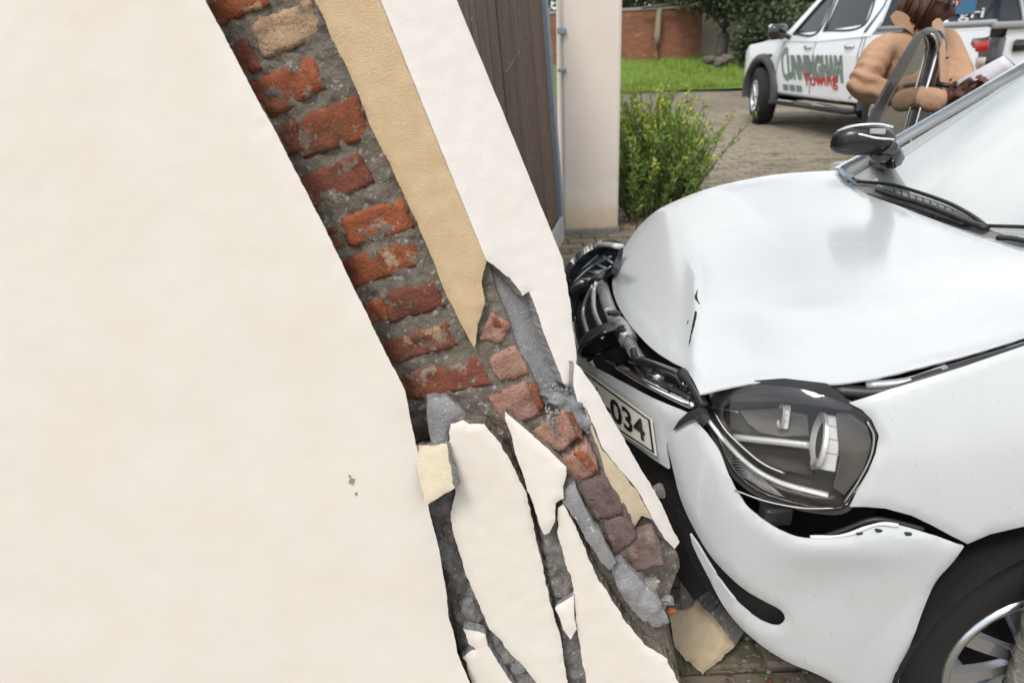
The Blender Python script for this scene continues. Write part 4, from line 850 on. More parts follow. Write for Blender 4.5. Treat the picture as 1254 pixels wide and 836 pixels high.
panel('bezel', [(1024, 505), (1040, 506), (1062, 522), (1068, 545), (1056, 578), (1034, 606), (1020, 596), (1028, 560)], body_off(-.032), M['bezel'], hlamp, 7, .006, disp=lambda P, P2, ed: -.006*(1-np.exp(-(ed/8)**2)))
panel('bezel', [(904, 547), (950, 550), (990, 553), (996, 582), (960, 576), (925, 562)], body_off(-.048), M['bezel_dark'], hlamp, 7, .006, disp=lambda P, P2, ed: -.01*(1-np.exp(-(ed/8)**2)))
# bulb reflectors
for (u, v, ru, rv, wd_) in ((1000, 539, 10, 33, 20), (955, 509, 5, 15, 9)):
    c = body_off(-.040)([(u, v)])[0]; s_ = np.linalg.norm(c-CO)/FPX
    tv = CO-c; tv /= np.linalg.norm(tv); a1 = np.cross(I3[2], tv); a1 /= np.linalg.norm(a1); a2 = np.cross(tv, a1)
    axd = -a1*.975+tv*.22; axd /= np.linalg.norm(axd); e1 = np.cross(axd, a2); e1 /= np.linalg.norm(e1)
    mb = MB(); n_ = 22
    for (x0, r0), (x1, r1), mi_ in (((-.12, .98), (.0, 1.0), 0), ((0, 1.0), (.02, .86), 0), ((.02, .86), (-.12, .62), 1)):
        V = []; 
        for k in range(n_):
            a = 2*math.pi*k/n_
            for xx, rr in ((x0, r0), (x1, r1)): V.append(c+axd*xx*rv*s_*1.0+rr*rv*s_*(math.cos(a)*a2+math.sin(a)*e1))
        mb.add(V, [(2*k, 2*k+1, 2*((k+1) % n_)+1, 2*((k+1) % n_)) for k in range(n_)], mi_)
    mb.out('bulb_ring', [M['reflector'], M['led']], hlamp)
    V, F = box(c+a1*s_*wd_*.72-tv*.001, (a1, a2, tv), (s_*wd_*.42, s_*rv*.92, .006), .002); mesh('reflector_plate', V, F, M['led'], hlamp, smooth=False)
    for q in (-.35, .12, .55):
        V, F = box(c+a1*s_*wd_*.75+a2*q*s_*rv+tv*.004, (a1, a2, tv), (s_*wd_*.43, .0011, .001)); mesh('reflector_seam', V, F, M['silver'], hlamp, smooth=False)
# ribbed indicator chamber
for k in range(9):
    a = k/8; lp_([(884+8*a+a*14, 560+a*22), (900+16*a, 556+a*30), (915+24*a, 566+a*34), (935+26*a, 586+a*22)], -.030, .0016, 'silver', 'rib')
bc = body_off(-.03)([(950, 628)])[0]; V, F = box(bc, cA, (.03, .02, .022), .006); mesh('lamp_bracket', V, F, M['black'], car, smooth=False)
bpipe('lamp_bracket', [(925, 600), (940, 622), (955, 640)], -.035, .008, M['black'])
# far headlamp, pushed out of line
fh = [(693, 353), (697, 334), (706, 321), (719, 309), (739, 301), (757, 303), (752, 322), (744, 340), (728, 347), (712, 352), (699, 358)]
fl_ = panel('headlight', catmull(fh, True, 4), body_off(-.05), M['satin_black'], car, 6, .02, disp=lambda P, P2, ed: .034*np.exp(-(ed/3)**2), dview=True)
for k in range(5):
    a = k/4; P = body_off(-.008)([(704+a*34, 352-a*40+a*a*2), (716+a*34, 348-a*26)]); V, F = tube(P, .0035, 6); mesh('lattice_bar', V, F, M['steel_blue'], fl_)
for q in ([(703, 345), (722, 328), (748, 314)], [(708, 352), (730, 338), (748, 326)], [(712, 330), (732, 312)]):
    P = body_off(-.006)(catmull(q, False, 6)); V, F = tube(P, .003, 6); mesh('lattice_bar', V, F, M['steel_blue'], fl_)
V, F = rock(body_off(0)([(713, 346)])[0], .014, 77, 1, .7, (1.2, .6, .8)); mesh('lamp_socket', V, F, M['silver'], fl_, smooth=False)
P = body_off(.014)(catmull([(692, 356), (695, 335), (705, 320), (719, 307.5), (739, 300), (758, 301.5)], False, 4)); V, F = tube(P, .016, 8, True, .5); mesh('lamp_rim', V, F, M['paint'], fl_)
# far wing below the far headlamp
panel('far_bumper_end', [(690, 350), (698, 358), (712, 354), (716, 372), (706, 392), (696, 395), (686, 372)], body_off(-.012), M['black'], car, 6, .01)
# cowl, windscreen, wipers, pillar
panel('cowl', [(1036, 222), (1062, 226), (1110, 240), (1190, 268), (1254, 282), (1420, 312), (1500, 330), (1440, 352), (1330, 330), (1254, 308), (1150, 276), (1060, 240)], wind_off(-.003), mat('cowl_grey', (.30, .31, .31), .5, col2=(.17, .175, .18), scale=30, amt=.3), car, 10, .01)
YL = .62
wtop = [cpx([(-1.02, y, 1.42)])[0] for y in (-.585, -.3, 0, .3, .585)]
wl_ = [cpx([(-.252, .62, .97)])[0]]
wp = [(1044, 217), (1150, 153), (1254, 91), (1330, 46)]+wtop+wl_+[(1500, 330), (1330, 314), (1254, 296), (1205, 279), (1120, 246), (1072, 226)]
panel('windscreen', wp, H_wind, M['windscreen'], car, 16, .004)
V, F = box(CW((-.72, 0, .86))[0], cA, (.34, .60, .07), .05); mesh('dashboard', V, F, mat('dash_grey', (.10, .105, .11), .7), car)
for y in (-.35, .35):
    mb = MB(); V, F = box(CW((-1.55, y, .55))[0], cA, (.25, .23, .08), .05); mb.add(V, F); V, F = box(CW((-1.85, y, .90))[0], cA, (.06, .22, .32), .05); mb.add(V, F); V, F = box(CW((-1.90, y, 1.30))[0], cA, (.04, .12, .08), .03); mb.add(V, F); mb.out('seat', M['black'], car)
hp = car_plane(1, -.625)
ap_o = [(1028, 206), (1100, 167), (1180, 121), (1254, 78), (1340, 26)]; ap_i = [(1350, 36), (1254, 92), (1180, 135), (1100, 181), (1048, 215)]
panel('windscreen_pillar', ap_o+ap_i, hp, M['paint'], car, 8, .035, .006, 4)
V, F = tube(hp([(1042, 218.5), (1100, 184), (1180, 138), (1254, 94), (1345, 39)])+cA[1]*.012, .0065, 8); mesh('pillar_seal', V, F, M['black'], car)
V, F = tube(hp([(1030, 204), (1100, 165.5), (1180, 119.5), (1254, 76.5), (1340, 24)])+cA[1]*.004, .0045, 8); mesh('roof_gutter', V, F, M['steel_blue'], car)
V, F = tube(H_hood([(1028, 210), (1036, 219), (1050, 229)])+cZ*.006, [.012, .010, .006], 8, True, .5); mesh('pillar_foot_seal', V, F, mat('blue_grey_seal', (.20, .30, .40), .4), car)
def wpipe(q, off, r_, m_, parent, name, flat=1., n=8): P = wind_off(off)(catmull(q, False, 6)); V, F = tube(P, r_, n, True, flat); return mesh(name, V, F, M[m_], parent)
wi = wpipe([(1038, 222), (1060, 223), (1090, 226), (1120, 234), (1160, 248), (1180, 258), (1196, 268), (1206, 276)], .012, .006, 'black', car, 'wiper')
wpipe([(1075, 233), (1100, 241), (1130, 250), (1160, 261), (1190, 273), (1208, 279)], .016, [.012], 'black', wi, 'wiper_arm', .7)
wpipe([(1082, 244), (1110, 252), (1140, 262), (1180, 275)], .012, .0055, 'black', wi, 'blade_holder')
wpipe([(1063, 237), (1092, 248), (1130, 259), (1180, 276)], .006, .0022, 'black', wi, 'blade_rubber')
for k in range(9): wpipe([(1094+k*9, 230+k*3.4), (1096+k*9, 236+k*3.2)], .015, .0022, 'black', wi, 'blade_clip')
for k in range(7): wpipe([(1106+k*6.5, 250+k*2.1), (1107+k*6.5, 255+k*2.1)], .012, .0018, 'black', wi, 'blade_clip')
w2 = wpipe([(1178, 275), (1210, 276.5), (1254, 278), (1330, 282), (1420, 290)], .012, .005, 'black', car, 'wiper')
wpipe([(1222, 291), (1240, 292), (1270, 298), (1330, 308)], .014, .010, 'black', w2, 'wiper_arm', .7)
# open far front door
DA = math.radians(37); dD = -math.cos(DA)*cA[0]-math.sin(DA)*cA[1]; dN = -math.sin(DA)*cA[0]+math.cos(DA)*cA[1]; hinge = CW((-.47, -.82, 1.0))[0]
H_door = plane_hit(hinge, dN)
door = None
outer = [(1060, 172), (1071, 138), (1081, 119), (1105, 76), (1126, 42), (1134, 35), (1141, 33.5), (1149, 37), (1156, 47), (1158, 61), (1154, 78), (1148, 102), (1139, 141), (1128, 180), (1120, 215), (1060, 215)]
inner = [(1069, 168), (1079, 146), (1089, 124), (1112, 81), (1130, 50), (1136, 44), (1141, 43), (1145, 48), (1146, 58), (1142, 78), (1131, 118), (1120, 158), (1110, 192), (1066, 192)]
M['door_frame'] = mat('door_frame_dark', (.030, .028, .032), .3, coat=.4)
fr = catmull(dup2(outer, (0, 14, 15)), True, 4); inn = catmull(dup2(inner, (12, 13)), True, 4)
# lower door skin
dl = [hinge+dD*a+np.array([0, 0, b]) for a, b in ((.0, -.62), (.98, -.62), (1.02, -.10), (.96, -.02), (.0, .02))]
V = [p+dN*o_ for o_ in (.0, -.11) for p in dl]; n_ = 5
F = [tuple(range(n_)), tuple(range(2*n_-1, n_-1, -1))]+[(k, n_+k, n_+(k+1) % n_, (k+1) % n_) for k in range(n_)]
door = mesh('open_door', V, F, M['paint'], car, smooth=False)
panel('window_frame', fr, H_door, M['door_frame'], door, 6, .012, .004, 3, holes=[inn[::-1]])
panel('door_window', inn, plane_hit(hinge-dN*.016, dN), M['door_glass'], door, 12, .004)
def dpipe(q, off, r_, m_, name): P = plane_hit(hinge+dN*off, dN)(catmull(q, False, 5)); V, F = tube(P, r_, 8); return mesh(name, V, F, m_, door)
dpipe([(1112, 186), (1121, 154), (1132, 116), (1143, 78), (1147, 58), (1145, 48), (1140, 42)], .004, .006, M['chrome'], 'chrome_strip')
dpipe([(1137, 150), (1147, 105), (1154, 79), (1158.5, 61), (1156.5, 47), (1150, 37)], -.004, .0055, M['steel_blue'], 'outer_seal')
panel('painted_reflection', [(1077, 147), (1084, 132), (1092, 114), (1097, 116), (1090, 134), (1083, 150)], plane_hit(hinge-dN*.024, dN), mat('teal_reflection', (.10, .42, .36), .4), door, 6, .002)  # teal strip added behind the pane as a painted reflection
mc = depth_hit(1)([(1057, 171)])[0]; mc = CO+(mc-CO)*(2.36/np.linalg.norm((mc-CO))*1.02); sM = np.linalg.norm(mc-CO)/FPX
vw = CO-mc; vw /= np.linalg.norm(vw); a1 = -np.cross(vw, I3[2]); a1 /= np.linalg.norm(a1); a1 = a1*(1 if a1@_r > 0 else -1); a2 = np.cross(vw, a1); a2 = a2 if a2[2] > 0 else -a2
V, F = [], []
nu, nv = 28, 16
for j in range(nv+1):
    ph = math.pi*j/nv-math.pi/2
    for i in range(nu):
        t = 2*math.pi*i/nu; ce = lambda x, e: math.copysign(abs(x)**e, x)
        x = ce(math.cos(ph), .8)*ce(math.cos(t), .75); z = ce(math.cos(ph), .8)*ce(math.sin(t), .8); y = ce(math.sin(ph), .9)
        tp = 1.0-.10*x if z > 0 else 1.0-.30*x*0
        V.append(mc+a1*(x*31*sM)+a2*((z*16*tp-(2.5*x*x))*sM)+a2*(x*1.0*sM)+vw*(y*.055-x*.02))
for j in range(nv):
    for i in range(nu): F.append((j*nu+i, j*nu+(i+1) % nu, (j+1)*nu+(i+1) % nu, (j+1)*nu+i))
mir = mesh('door_mirror', V, F, M['satin_black'], car)
def mp_(q, r_, m_, name): 
    P = [mc+a1*((u-1057)*.94*sM)+a2*(-(v-171)*.86*sM)+vw*.050*math.sqrt(max(0, 1-((u-1057)/36)**2*.8-((v-171)/24)**2*.6)) for u, v in catmull(q, False, 3)]
    V, F = tube(np.array(P)+vw*.004, r_, 8); mesh(name, V, F, m_, mir)
M['chrome_dull'] = mat('dull_chrome', (.5, .5, .52), .2, 1.)
mp_([(1029, 163), (1040, 157.5), (1056, 154), (1072, 154), (1084, 157)], .004, M['chrome'], 'chrome_strip')
mp_([(1033, 164), (1052, 165), (1070, 169), (1087, 171)], .0035, M['chrome'], 'chrome_strip')
V, F = box(mc+a1*12*sM+a2*8*sM+vw*.05, (a1, a2, vw), (.022, .008, .004), .003); mesh('indicator', V, F, M['silver'], mir, smooth=False)
V, F = tube([mc+a1*18*sM-a2*8*sM, mc+a1*30*sM-a2*18*sM-vw*.05, hinge+dD*.12+np.array([0, 0, .02])], [.04, .035, .03], 10); mesh('mirror_foot', V, F, M['gloss_black'], mir)
# near front wheel
def revolve(name, prof, c, axis, mats, parent, n=40, mi=None, smooth=True):
    axis = np.array(axis)/np.linalg.norm(axis); u_ = np.cross(axis, [0, 0, 1.]); u_ /= np.linalg.norm(u_); v_ = np.cross(axis, u_); V = []; F = []
    for k in range(n):
        a = 2*math.pi*k/n
        for (o_, r_) in prof: V.append(np.array(c)+axis*o_+r_*(math.cos(a)*u_+math.sin(a)*v_))
    m_ = len(prof)
    for k in range(n):
        for j in range(m_-1): F.append((k*m_+j, k*m_+j+1, ((k+1) % n)*m_+j+1, ((k+1) % n)*m_+j))
    return mesh(name, V, F, mats, parent, smooth=smooth)
def wheel(c, axis, R, w, parent, rim_r, spokes=10, name='wheel', rimm='alloy', blades=True):
    """tyre (the wheel itself), rim, spokes; axis points outward"""
    axis = np.array(axis)/np.linalg.norm(axis)
    ty = revolve(name, [(-w/2, rim_r*.9), (-w/2, rim_r+.01), (-w/2-.004, (R+rim_r)/2), (-w*.42, R-.012), (-w*.30, R), (w*.30, R), (w*.42, R-.012), (w/2+.004, (R+rim_r)/2), (w/2, rim_r+.012), (w/2-.010, rim_r)], c, axis, M['rubber'], parent, 48)
    revolve('rim', [(w/2-.006, rim_r+.004), (w/2+.004, rim_r), (w/2+.003, rim_r-.010), (w/2-.02, rim_r-.018), (-w/2+.02, rim_r-.03), (-w/2+.01, 0)], c, axis, M[rimm], ty, 48)
    u_ = np.cross(axis, [0, 0, 1.]); u_ /= np.linalg.norm(u_); v_ = np.cross(axis, u_)
    for k in range(spokes):
        a = 2*math.pi*k/spokes+.17; e = math.cos(a)*u_+math.sin(a)*v_; g_ = np.cross(axis, e)
        P = [np.array(c)+e*q+axis*(w/2-.028+.020*math.sin(min(1, q/rim_r)*2.2)) for q in np.linspace(.03, rim_r-.012, 6)]
        V = []; 
        for q, p in zip(np.linspace(0, 1, 6), P):
            hw_ = .016+.006*q
            V += [p-g_*hw_-axis*.012, p-g_*hw_*.75+axis*.004, p+g_*hw_*.75+axis*.004, p+g_*hw_-axis*.012]
        F = [(4*i+j, 4*i+(j+1) % 4, 4*i+4+(j+1) % 4, 4*i+4+j) for i in range(5) for j in range(4)]+[(3, 2, 1, 0), (20, 21, 22, 23)]
        mesh('spoke', V, F, M[rimm], ty, smooth=False)
    revolve('hub', [(w/2-.03, .045), (w/2-.004, .040), (w/2, .030), (w/2, 0.0001)], c, axis, M[rimm], ty, 20)
    revolve('brake_disc', [(-.01, .125), (.0, .125), (.0, .0001)], c, axis, M['dark_void'], ty, 24)
    return ty
st_ = math.radians(8); wax = math.cos(st_)*cA[1]+math.sin(st_)*cA[0]
wheel(CW(wc)[0], wax, .298, .19, car, .200, 10)
V = []; F = []; ang = np.radians(np.arange(-30, 215, 12)); 
for a in ang:
    for y in (.80, .42): V.append(CW((wc[0]+.358*math.cos(a), y, wc[2]+.358*math.sin(a)))[0])
F = [(2*i, 2*i+1, 2*i+3, 2*i+2) for i in range(len(ang)-1)]
b = len(V); V.append(CW((wc[0], .42, wc[2]))[0]); F += [(2*i+1, b, 2*i+3) for i in range(len(ang)-1)]
mesh('arch_liner', V, F, M['dark_void'], car)
wheel(CW((wc[0], -.745, .28))[0], -cA[1], .298, .19, car, .200, 10)
wheel(CW((-2.5, .745, .25))[0], cA[1], .298, .19, car, .200, 10); wheel(CW((-2.5, -.745, .30))[0], -cA[1], .298, .19, car, .200, 10)
# rest of the body, beyond the right edge of the photograph
def side(sgn):
    def f(P2):
        x, z = P2.T; s_ = body_s(z); y = .84*s_*np.where(z > .95, 1-.55*(z-.95), 1); y = y*np.where(x < -2.9, 1-.25*(x+2.9)**2/.1, 1); return CW(np.c_[x, sgn*y, z])
    return f
def arc2(cx2, cz2, r_, a0, a1_, n=12): return [(cx2+r_*math.cos(a), cz2+r_*math.sin(a)) for a in np.linspace(a0, a1_, n)]
for sgn in (1, -1):
    x0 = -.44 if sgn > 0 else -1.50
    sp_ = [(x0, .22), (x0, .955), (x0-.02, .975)]+([(-.70, 1.10), (-.95, 1.235), (-1.12, 1.33)] if sgn > 0 else [(x0, 1.40)])+[(-1.35, 1.425), (-2.2, 1.43), (-2.85, 1.36), (-3.08, 1.02), (-3.14, .60), (-3.10, .30), (-2.90, .28)]+arc2(-2.5, .25, .35, .1, math.pi-.1)+[(-2.12, .22)]
    if sgn > 0: hs_ = [[(-.86, 1.0), (-1.20, 1.27), (-1.62, 1.34), (-1.62, 1.0)], [(-1.70, 1.0), (-1.70, 1.345), (-2.25, 1.33), (-2.62, 1.20), (-2.66, 1.02)]]
    else: hs_ = [[(-1.70, 1.0), (-1.70, 1.345), (-2.25, 1.33), (-2.62, 1.20), (-2.66, 1.02)]]
    panel('body_side', sp_, side(sgn), M['paint'], car, .09, .02, holes=hs_, flip_ref=CW((-1.5, sgn*6, 1))[0])
    for h in hs_: panel('side_window', h, lambda P2, sgn=sgn: side(sgn)(P2)-sgn*cA[1]*.008, M['truck_glass'], car, .12, .004, flip_ref=CW((-1.5, sgn*6, 1))[0])
V = []; F = []; xs_ = [-.98, -1.3, -1.8, -2.3, -2.85, -3.10, -3.14]; zs_ = [1.425, 1.455, 1.465, 1.455, 1.37, 1.0, .45]
for x, z in zip(xs_, zs_):
    for y in np.linspace(-1, 1, 9): V.append(CW((x, y*(.60 if z > 1.2 else .76), z-.035*y*y))[0])
F = [(i*9+j, i*9+j+1, i*9+10+j, i*9+9+j) for i in range(6) for j in range(8)]; mesh('roof', V, F, M['paint'], car)
lpA = CW([(-.30, .66, .98), (-.65, .625, 1.20), (-1.02, .595, 1.425)]); V, F = tube(lpA, .03, 8, True, .7); mesh('windscreen_pillar', V, F, M['paint'], car)
# ================================================================== white pick-up (tow truck)
TY = 1.65405; tF = np.array([math.cos(TY), math.sin(TY), 0]); tL = np.array([-math.sin(TY), math.cos(TY), 0]); tO = np.array([4.86, 11.01, .43]); tP = math.radians(-.9)
tX = math.cos(tP)*tF-math.sin(tP)*I3[2]; tZ = math.cos(tP)*I3[2]+math.sin(tP)*tF; tA = np.array([tX, tL, tZ])
def TW(p): return tO+np.atleast_2d(np.array(p, float))@tA
trk = thing('pickup_truck', 'white tow service pickup with green and red door lettering parked on the paved drive', 'pickup truck', TW((-1.6, 0, 0))[0])
PTt = M['paint_truck']
def ysd(x, z):          # half width of the body side
    y = .925-.030*((z-.80)/.40)**2+.012*np.exp(-((z-.98)/.05)**2); y = np.where(x > .45, y-.16*((x-.45)/.5)**2, y); return y
def tside(sgn, off=0.): return lambda P2: TW(np.c_[P2[:, 0], sgn*(ysd(P2[:, 0], P2[:, 1])+off), P2[:, 1]])
AR = .47; AZ = .42
for sgn in (1, -1):
    ref = TW((-1.6, sgn*8, 1))[0]
    outl = [(.90, .45), (.93, .70), (.88, 1.02), (.55, 1.10), (-.15, 1.155), (-.62, 1.165), (-1.60, 1.19), (-2.52, 1.21), (-2.56, 1.17), (-4.42, 1.19), (-4.45, .62), (-4.3, .52)]+arc2(-3.22, AZ, AR, .12, math.pi-.12)[::1]
    lowr = [(-4.3, .52), (-3.22-AR, .52)]+arc2(-3.22, AZ, AR, math.pi-.2, .2)+[(-3.22+AR, .46), (-AR, .46)]+arc2(0, AZ, AR, math.pi-.1, .1)+[(AR, .46)]
    body_o = [(.90, .46), (.93, .70), (.88, 1.02), (.55, 1.10), (-.15, 1.155), (-.62, 1.165), (-1.60, 1.19), (-2.52, 1.21), (-2.56, 1.17), (-4.42, 1.19), (-4.45, .62)]+lowr
    sd2 = panel('body_side', body_o, tside(sgn), PTt, trk, .09, .02, flip_ref=ref)
    # seams
    if sgn > 0:
        for q in ([(-.47, .50), (-.50, .80), (-.62, 1.165)], [(-1.47, .48), (-1.47, 1.17)], [(-2.50, 1.19), (-2.50, .80), (-2.60, .62), (-2.40, .48)], [(-2.56, .50), (-2.56, 1.18)]):
            P = tside(1, .002)(np.array(catmull(q, False, .08))); V, F = tube(P, .005, 5); mesh('door_gap', V, F, M['black'], sd2)
    # arches
    for ax_ in (0, -3.22):
        n_ = 26; V = []; F = []
        for k, a in enumerate(np.linspace(-.15 if ax_ == 0 else -.1, math.pi+.22, n_)):
            for r_, o_ in ((AR-.02, -.05), (AR-.02, .075), (AR+.035, .085), (AR+.085, .055), (AR+.095, -.01)):
                x, z = ax_+r_*math.cos(a), AZ+r_*math.sin(a); V.append(TW((x, sgn*(.90+o_), z))[0])
        for k in range(n_-1):
            for j in range(4): F.append((5*k+j, 5*k+j+1, 5*k+6+j, 5*k+5+j))
        mesh('arch_flare', V, F, mat('flare_grey', (.045, .047, .052), .55) if 'flare' not in M else M['flare'], trk)
        V = [TW((ax_+AR*math.cos(a), sgn*y, AZ+AR*math.sin(a)))[0] for a in np.linspace(-.2, math.pi+.2, 16) for y in (.90, .45)]+[TW((ax_, sgn*.45, AZ))[0]]
        mesh('wheel_well', V, [(2*k, 2*k+1, 2*k+3, 2*k+2) for k in range(15)]+[(2*k+1, 32, 2*k+3) for k in range(15)], M['dark_void'], trk)
        wheel(TW((ax_, sgn*.86, .385))[0], (tA[1]*sgn)*math.cos(.22 if ax_ == 0 else 0)+tA[0]*math.sin(.22 if ax_ == 0 else 0)*sgn, .405, .27, trk, .225, 6, rimm='rim_grey' if 'rim_grey' in M else 'alloy')
    # cab side with window openings
    def cabf(P2, sgn=sgn, off=0.): x, z = P2.T; return TW(np.c_[x, sgn*(.915-.36*np.maximum(z-1.15, 0)-.0+off), z])
    cab = [(-.40, 1.14), (-.62, 1.27), (-1.18, 1.70), (-1.42, 1.79), (-2.30, 1.80), (-2.62, 1.70), (-2.72, 1.30), (-2.66, 1.16), (-1.5, 1.12)]
    w1 = [(-.80, 1.225), (-1.24, 1.62), (-1.40, 1.69), (-1.48, 1.69), (-1.46, 1.235)]; w2_ = [(-1.58, 1.24), (-1.60, 1.70), (-2.18, 1.70), (-2.38, 1.62), (-2.44, 1.28)]
    cs_ = panel('cab_side', catmull(dup2(cab, (0, 7, 8)), True, .08), cabf, PTt, trk, .10, .03, holes=[w1, w2_], flip_ref=ref)
    for wq in (w1, w2_):
        gpan = panel('side_window', wq, lambda P2, sgn=sgn: cabf(P2, sgn, -.012), M['truck_glass'], trk, .2, .005, flip_ref=ref)
        P = cabf(np.array(catmull(dup2(wq+[wq[0]], (0,)), False, .05)), sgn, .003); V, F = tube(P, .013, 5, False); mesh('window_seal', V, F, M['black'], gpan)
    # side mirror
    V, F = rock(TW((-.66, sgn*1.06, 1.27))[0], .001, 1); 
    V, F = box(TW((-.68, sgn*1.06, 1.26))[0], tA, (.075, .125, .10), .045); mr = mesh('wing_mirror', V, F, M['gloss_black'], trk)
    V, F = box(TW((-.655, sgn*1.07, 1.325))[0], tA, (.06, .11, .035), .03); mesh('mirror_cap', V, F, M['chrome'], mr)
    V, F = tube(TW([(-.72, sgn*.98, 1.22), (-.74, sgn*.90, 1.18)]), .03, 8); mesh('mirror_arm', V, F, M['black'], mr)
    # handles, step, rails
    for hx in (-1.33, -2.30):
        V, F = box(TW((hx, sgn*(ysd(np.array(hx), np.array(1.05))+.025), 1.055))[0], tA, (.085, .018, .016), .010); hd = mesh('door_handle', V, F, M['chrome'], trk)
        V, F = box(TW((hx+.09, sgn*(ysd(np.array(hx), np.array(1.05))+.006), 1.05))[0], tA, (.022, .010, .022), .008); mesh('key_recess', V, F, M['black'], hd)
    V, F = box(TW((-.20, sgn*(.925), .955))[0], tA, (.11, .012, .022), .01); vn = mesh('wing_vent', V, F, M['gloss_black'], trk)
    V, F = box(TW((-.14, sgn*(.922), .91))[0], tA, (.035, .012, .05), .01); mesh('vent_grille', V, F, M['gloss_black'], vn)
    V, F = tube(TW([(-.55, sgn*.90, .36), (-.62, sgn*.98, .345), (-2.55, sgn*.98, .345), (-2.62, sgn*.90, .36)]), .038, 10); stp = mesh('side_step', V, F, M['black'], trk)
    for sx in (-1.05, -2.0):
        V, F = box(TW((sx, sgn*.985, .380))[0], tA, (.20, .05, .008), .004); mesh('step_plate', V, F, M['chrome'], stp, smooth=False)
    V, F = tube(TW([(-.5, sgn*.905, .452), (-2.74, sgn*.905, .452)]), .018, 8); mesh('sill_trim', V, F, M['silver'], trk)
    # rear lamp wraps the corner
    zz = [(.70, 1.10)]
    for z0, z1, mn in ((.98, 1.09, 'tail_red'), (.845, .955, 'tail_clear'), (.71, .825, 'tail_clear2')):
        if mn not in M:
            M[mn] = mat(mn, {'tail_red': (.50, .008, .012), 'tail_clear': (.55, .46, .40), 'tail_clear2': (.30, .25, .20)}[mn], .15, coat=.6, col2={'tail_red': (.32, .004, .008), 'tail_clear': (.25, .18, .16), 'tail_clear2': (.12, .10, .09)}[mn], scale=11, amt=.5)
        V, F = box(TW((-4.375, sgn*.835, (z0+z1)/2))[0], tA, (.095, .088, (z1-z0)/2), .015); mesh('tail_lamp', V, F, M[mn], trk)
    V, F = box(TW((-4.36, sgn*.828, .90))[0], tA, (.115, .090, .215), .02); mesh('lamp_surround', V, F, M['gloss_black'], trk)
M['flare'] = M['black']
# bonnet, roof, bed, ends
def tgrid(name, rows, m_, parent=trk, mirror=True):
    V = []; n_ = len(rows[0])*2-1
    for r_ in rows:
        r2 = [(x, -y, z) for x, y, z in r_[::-1]][:-1]+[] if False else [(x, -y, z) for x, y, z in reversed(r_)][:-1]+list(r_)
        V += [TW(p)[0] for p in r2]
    return mesh(name, V, [(j*n_+i, j*n_+i+1, (j+1)*n_+i+1, (j+1)*n_+i) for j in range(len(rows)-1) for i in range(n_-1)], m_, parent)
tgrid('bonnet', [[(x, 0, z+.05), (x, .4, z+.04), (x, .7, z+.005), (x, w_, z-.06)] for x, z, w_ in ((.93, .98, .80), (.80, 1.08, .83), (.45, 1.15, .885), (0, 1.19, .905), (-.38, 1.21, .91), (-.5, 1.21, .91))], PTt)
tgrid('front_end', [[(.93-.0, 0, z), (.93, .4, z), (.90, .8, z)] for z in (.98, .75, .45)], M['black'])
tgrid('windscreen', [[(-.42, 0, 1.18), (-.44, .5, 1.18), (-.50, .87, 1.17)], [(-1.28, 0, 1.76), (-1.29, .45, 1.75), (-1.32, .70, 1.74)]], M['truck_glass'])
tgrid('cab_roof', [[(x, 0, z+.03), (x, .4, z+.02), (x, .69, z-.02)] for x, z in ((-1.25, 1.745), (-1.45, 1.80), (-1.9, 1.82), (-2.35, 1.81), (-2.62, 1.715))], PTt)
rw = tgrid('rear_window', [[(-2.64, 0, 1.70), (-2.64, .5, 1.70), (-2.64, .68, 1.68)], [(-2.72, 0, 1.22), (-2.72, .5, 1.22), (-2.72, .86, 1.20)]], M['truck_glass'])
tgrid('bed_cover', [[(x, 0, 1.205), (x, .6, 1.205), (x, .885, 1.20), (x, .90, 1.17)] for x in (-2.60, -3.4, -4.40)], mat('bed_cover', (.17, .175, .18), .5))
for sgn in (1, -1):
    V, F = tube(TW([(-2.60, sgn*.85, 1.225), (-4.42, sgn*.85, 1.225)]), .028, 8); mesh('bed_rail', V, F, mat('bed_rail', (.30, .31, .32), .45), trk)
tg_ = tgrid('tailgate', [[(-4.455, 0, z), (-4.455, .5, z), (-4.445, .74, z)] for z in (1.19, .95, .62)], PTt)
V, F = box(TW((-4.45, .0, 1.20))[0], tA, (.035, .88, .03), .012); mesh('tailgate_top', V, F, mat('tailgate_cap', (.27, .28, .29), .5), tg_)
V, F = box(TW((-4.47, .0, 1.02))[0], tA, (.02, .16, .05), .015); mesh('tailgate_handle', V, F, M['black'], tg_)
V, F = box(TW((-4.47, .60, 1.03))[0], tA, (.015, .07, .05), .015); mesh('camera_pod', V, F, M['gloss_black'], tg_)
V, F = box(TW((-4.50, 0, .52))[0], tA, (.07, .86, .09), .03); mesh('rear_bumper', V, F, M['silver'], trk)
V, F = box(TW((-1.9, 0, .45))[0], tA, (2.4, .62, .10), .05); mesh('chassis', V, F, M['dark_void'], trk)
V, F = box(TW((-3.5, 0, .75))[0], tA, (.85, .70, .22), .05); mesh('bed_box', V, F, M['dark_void'], trk)
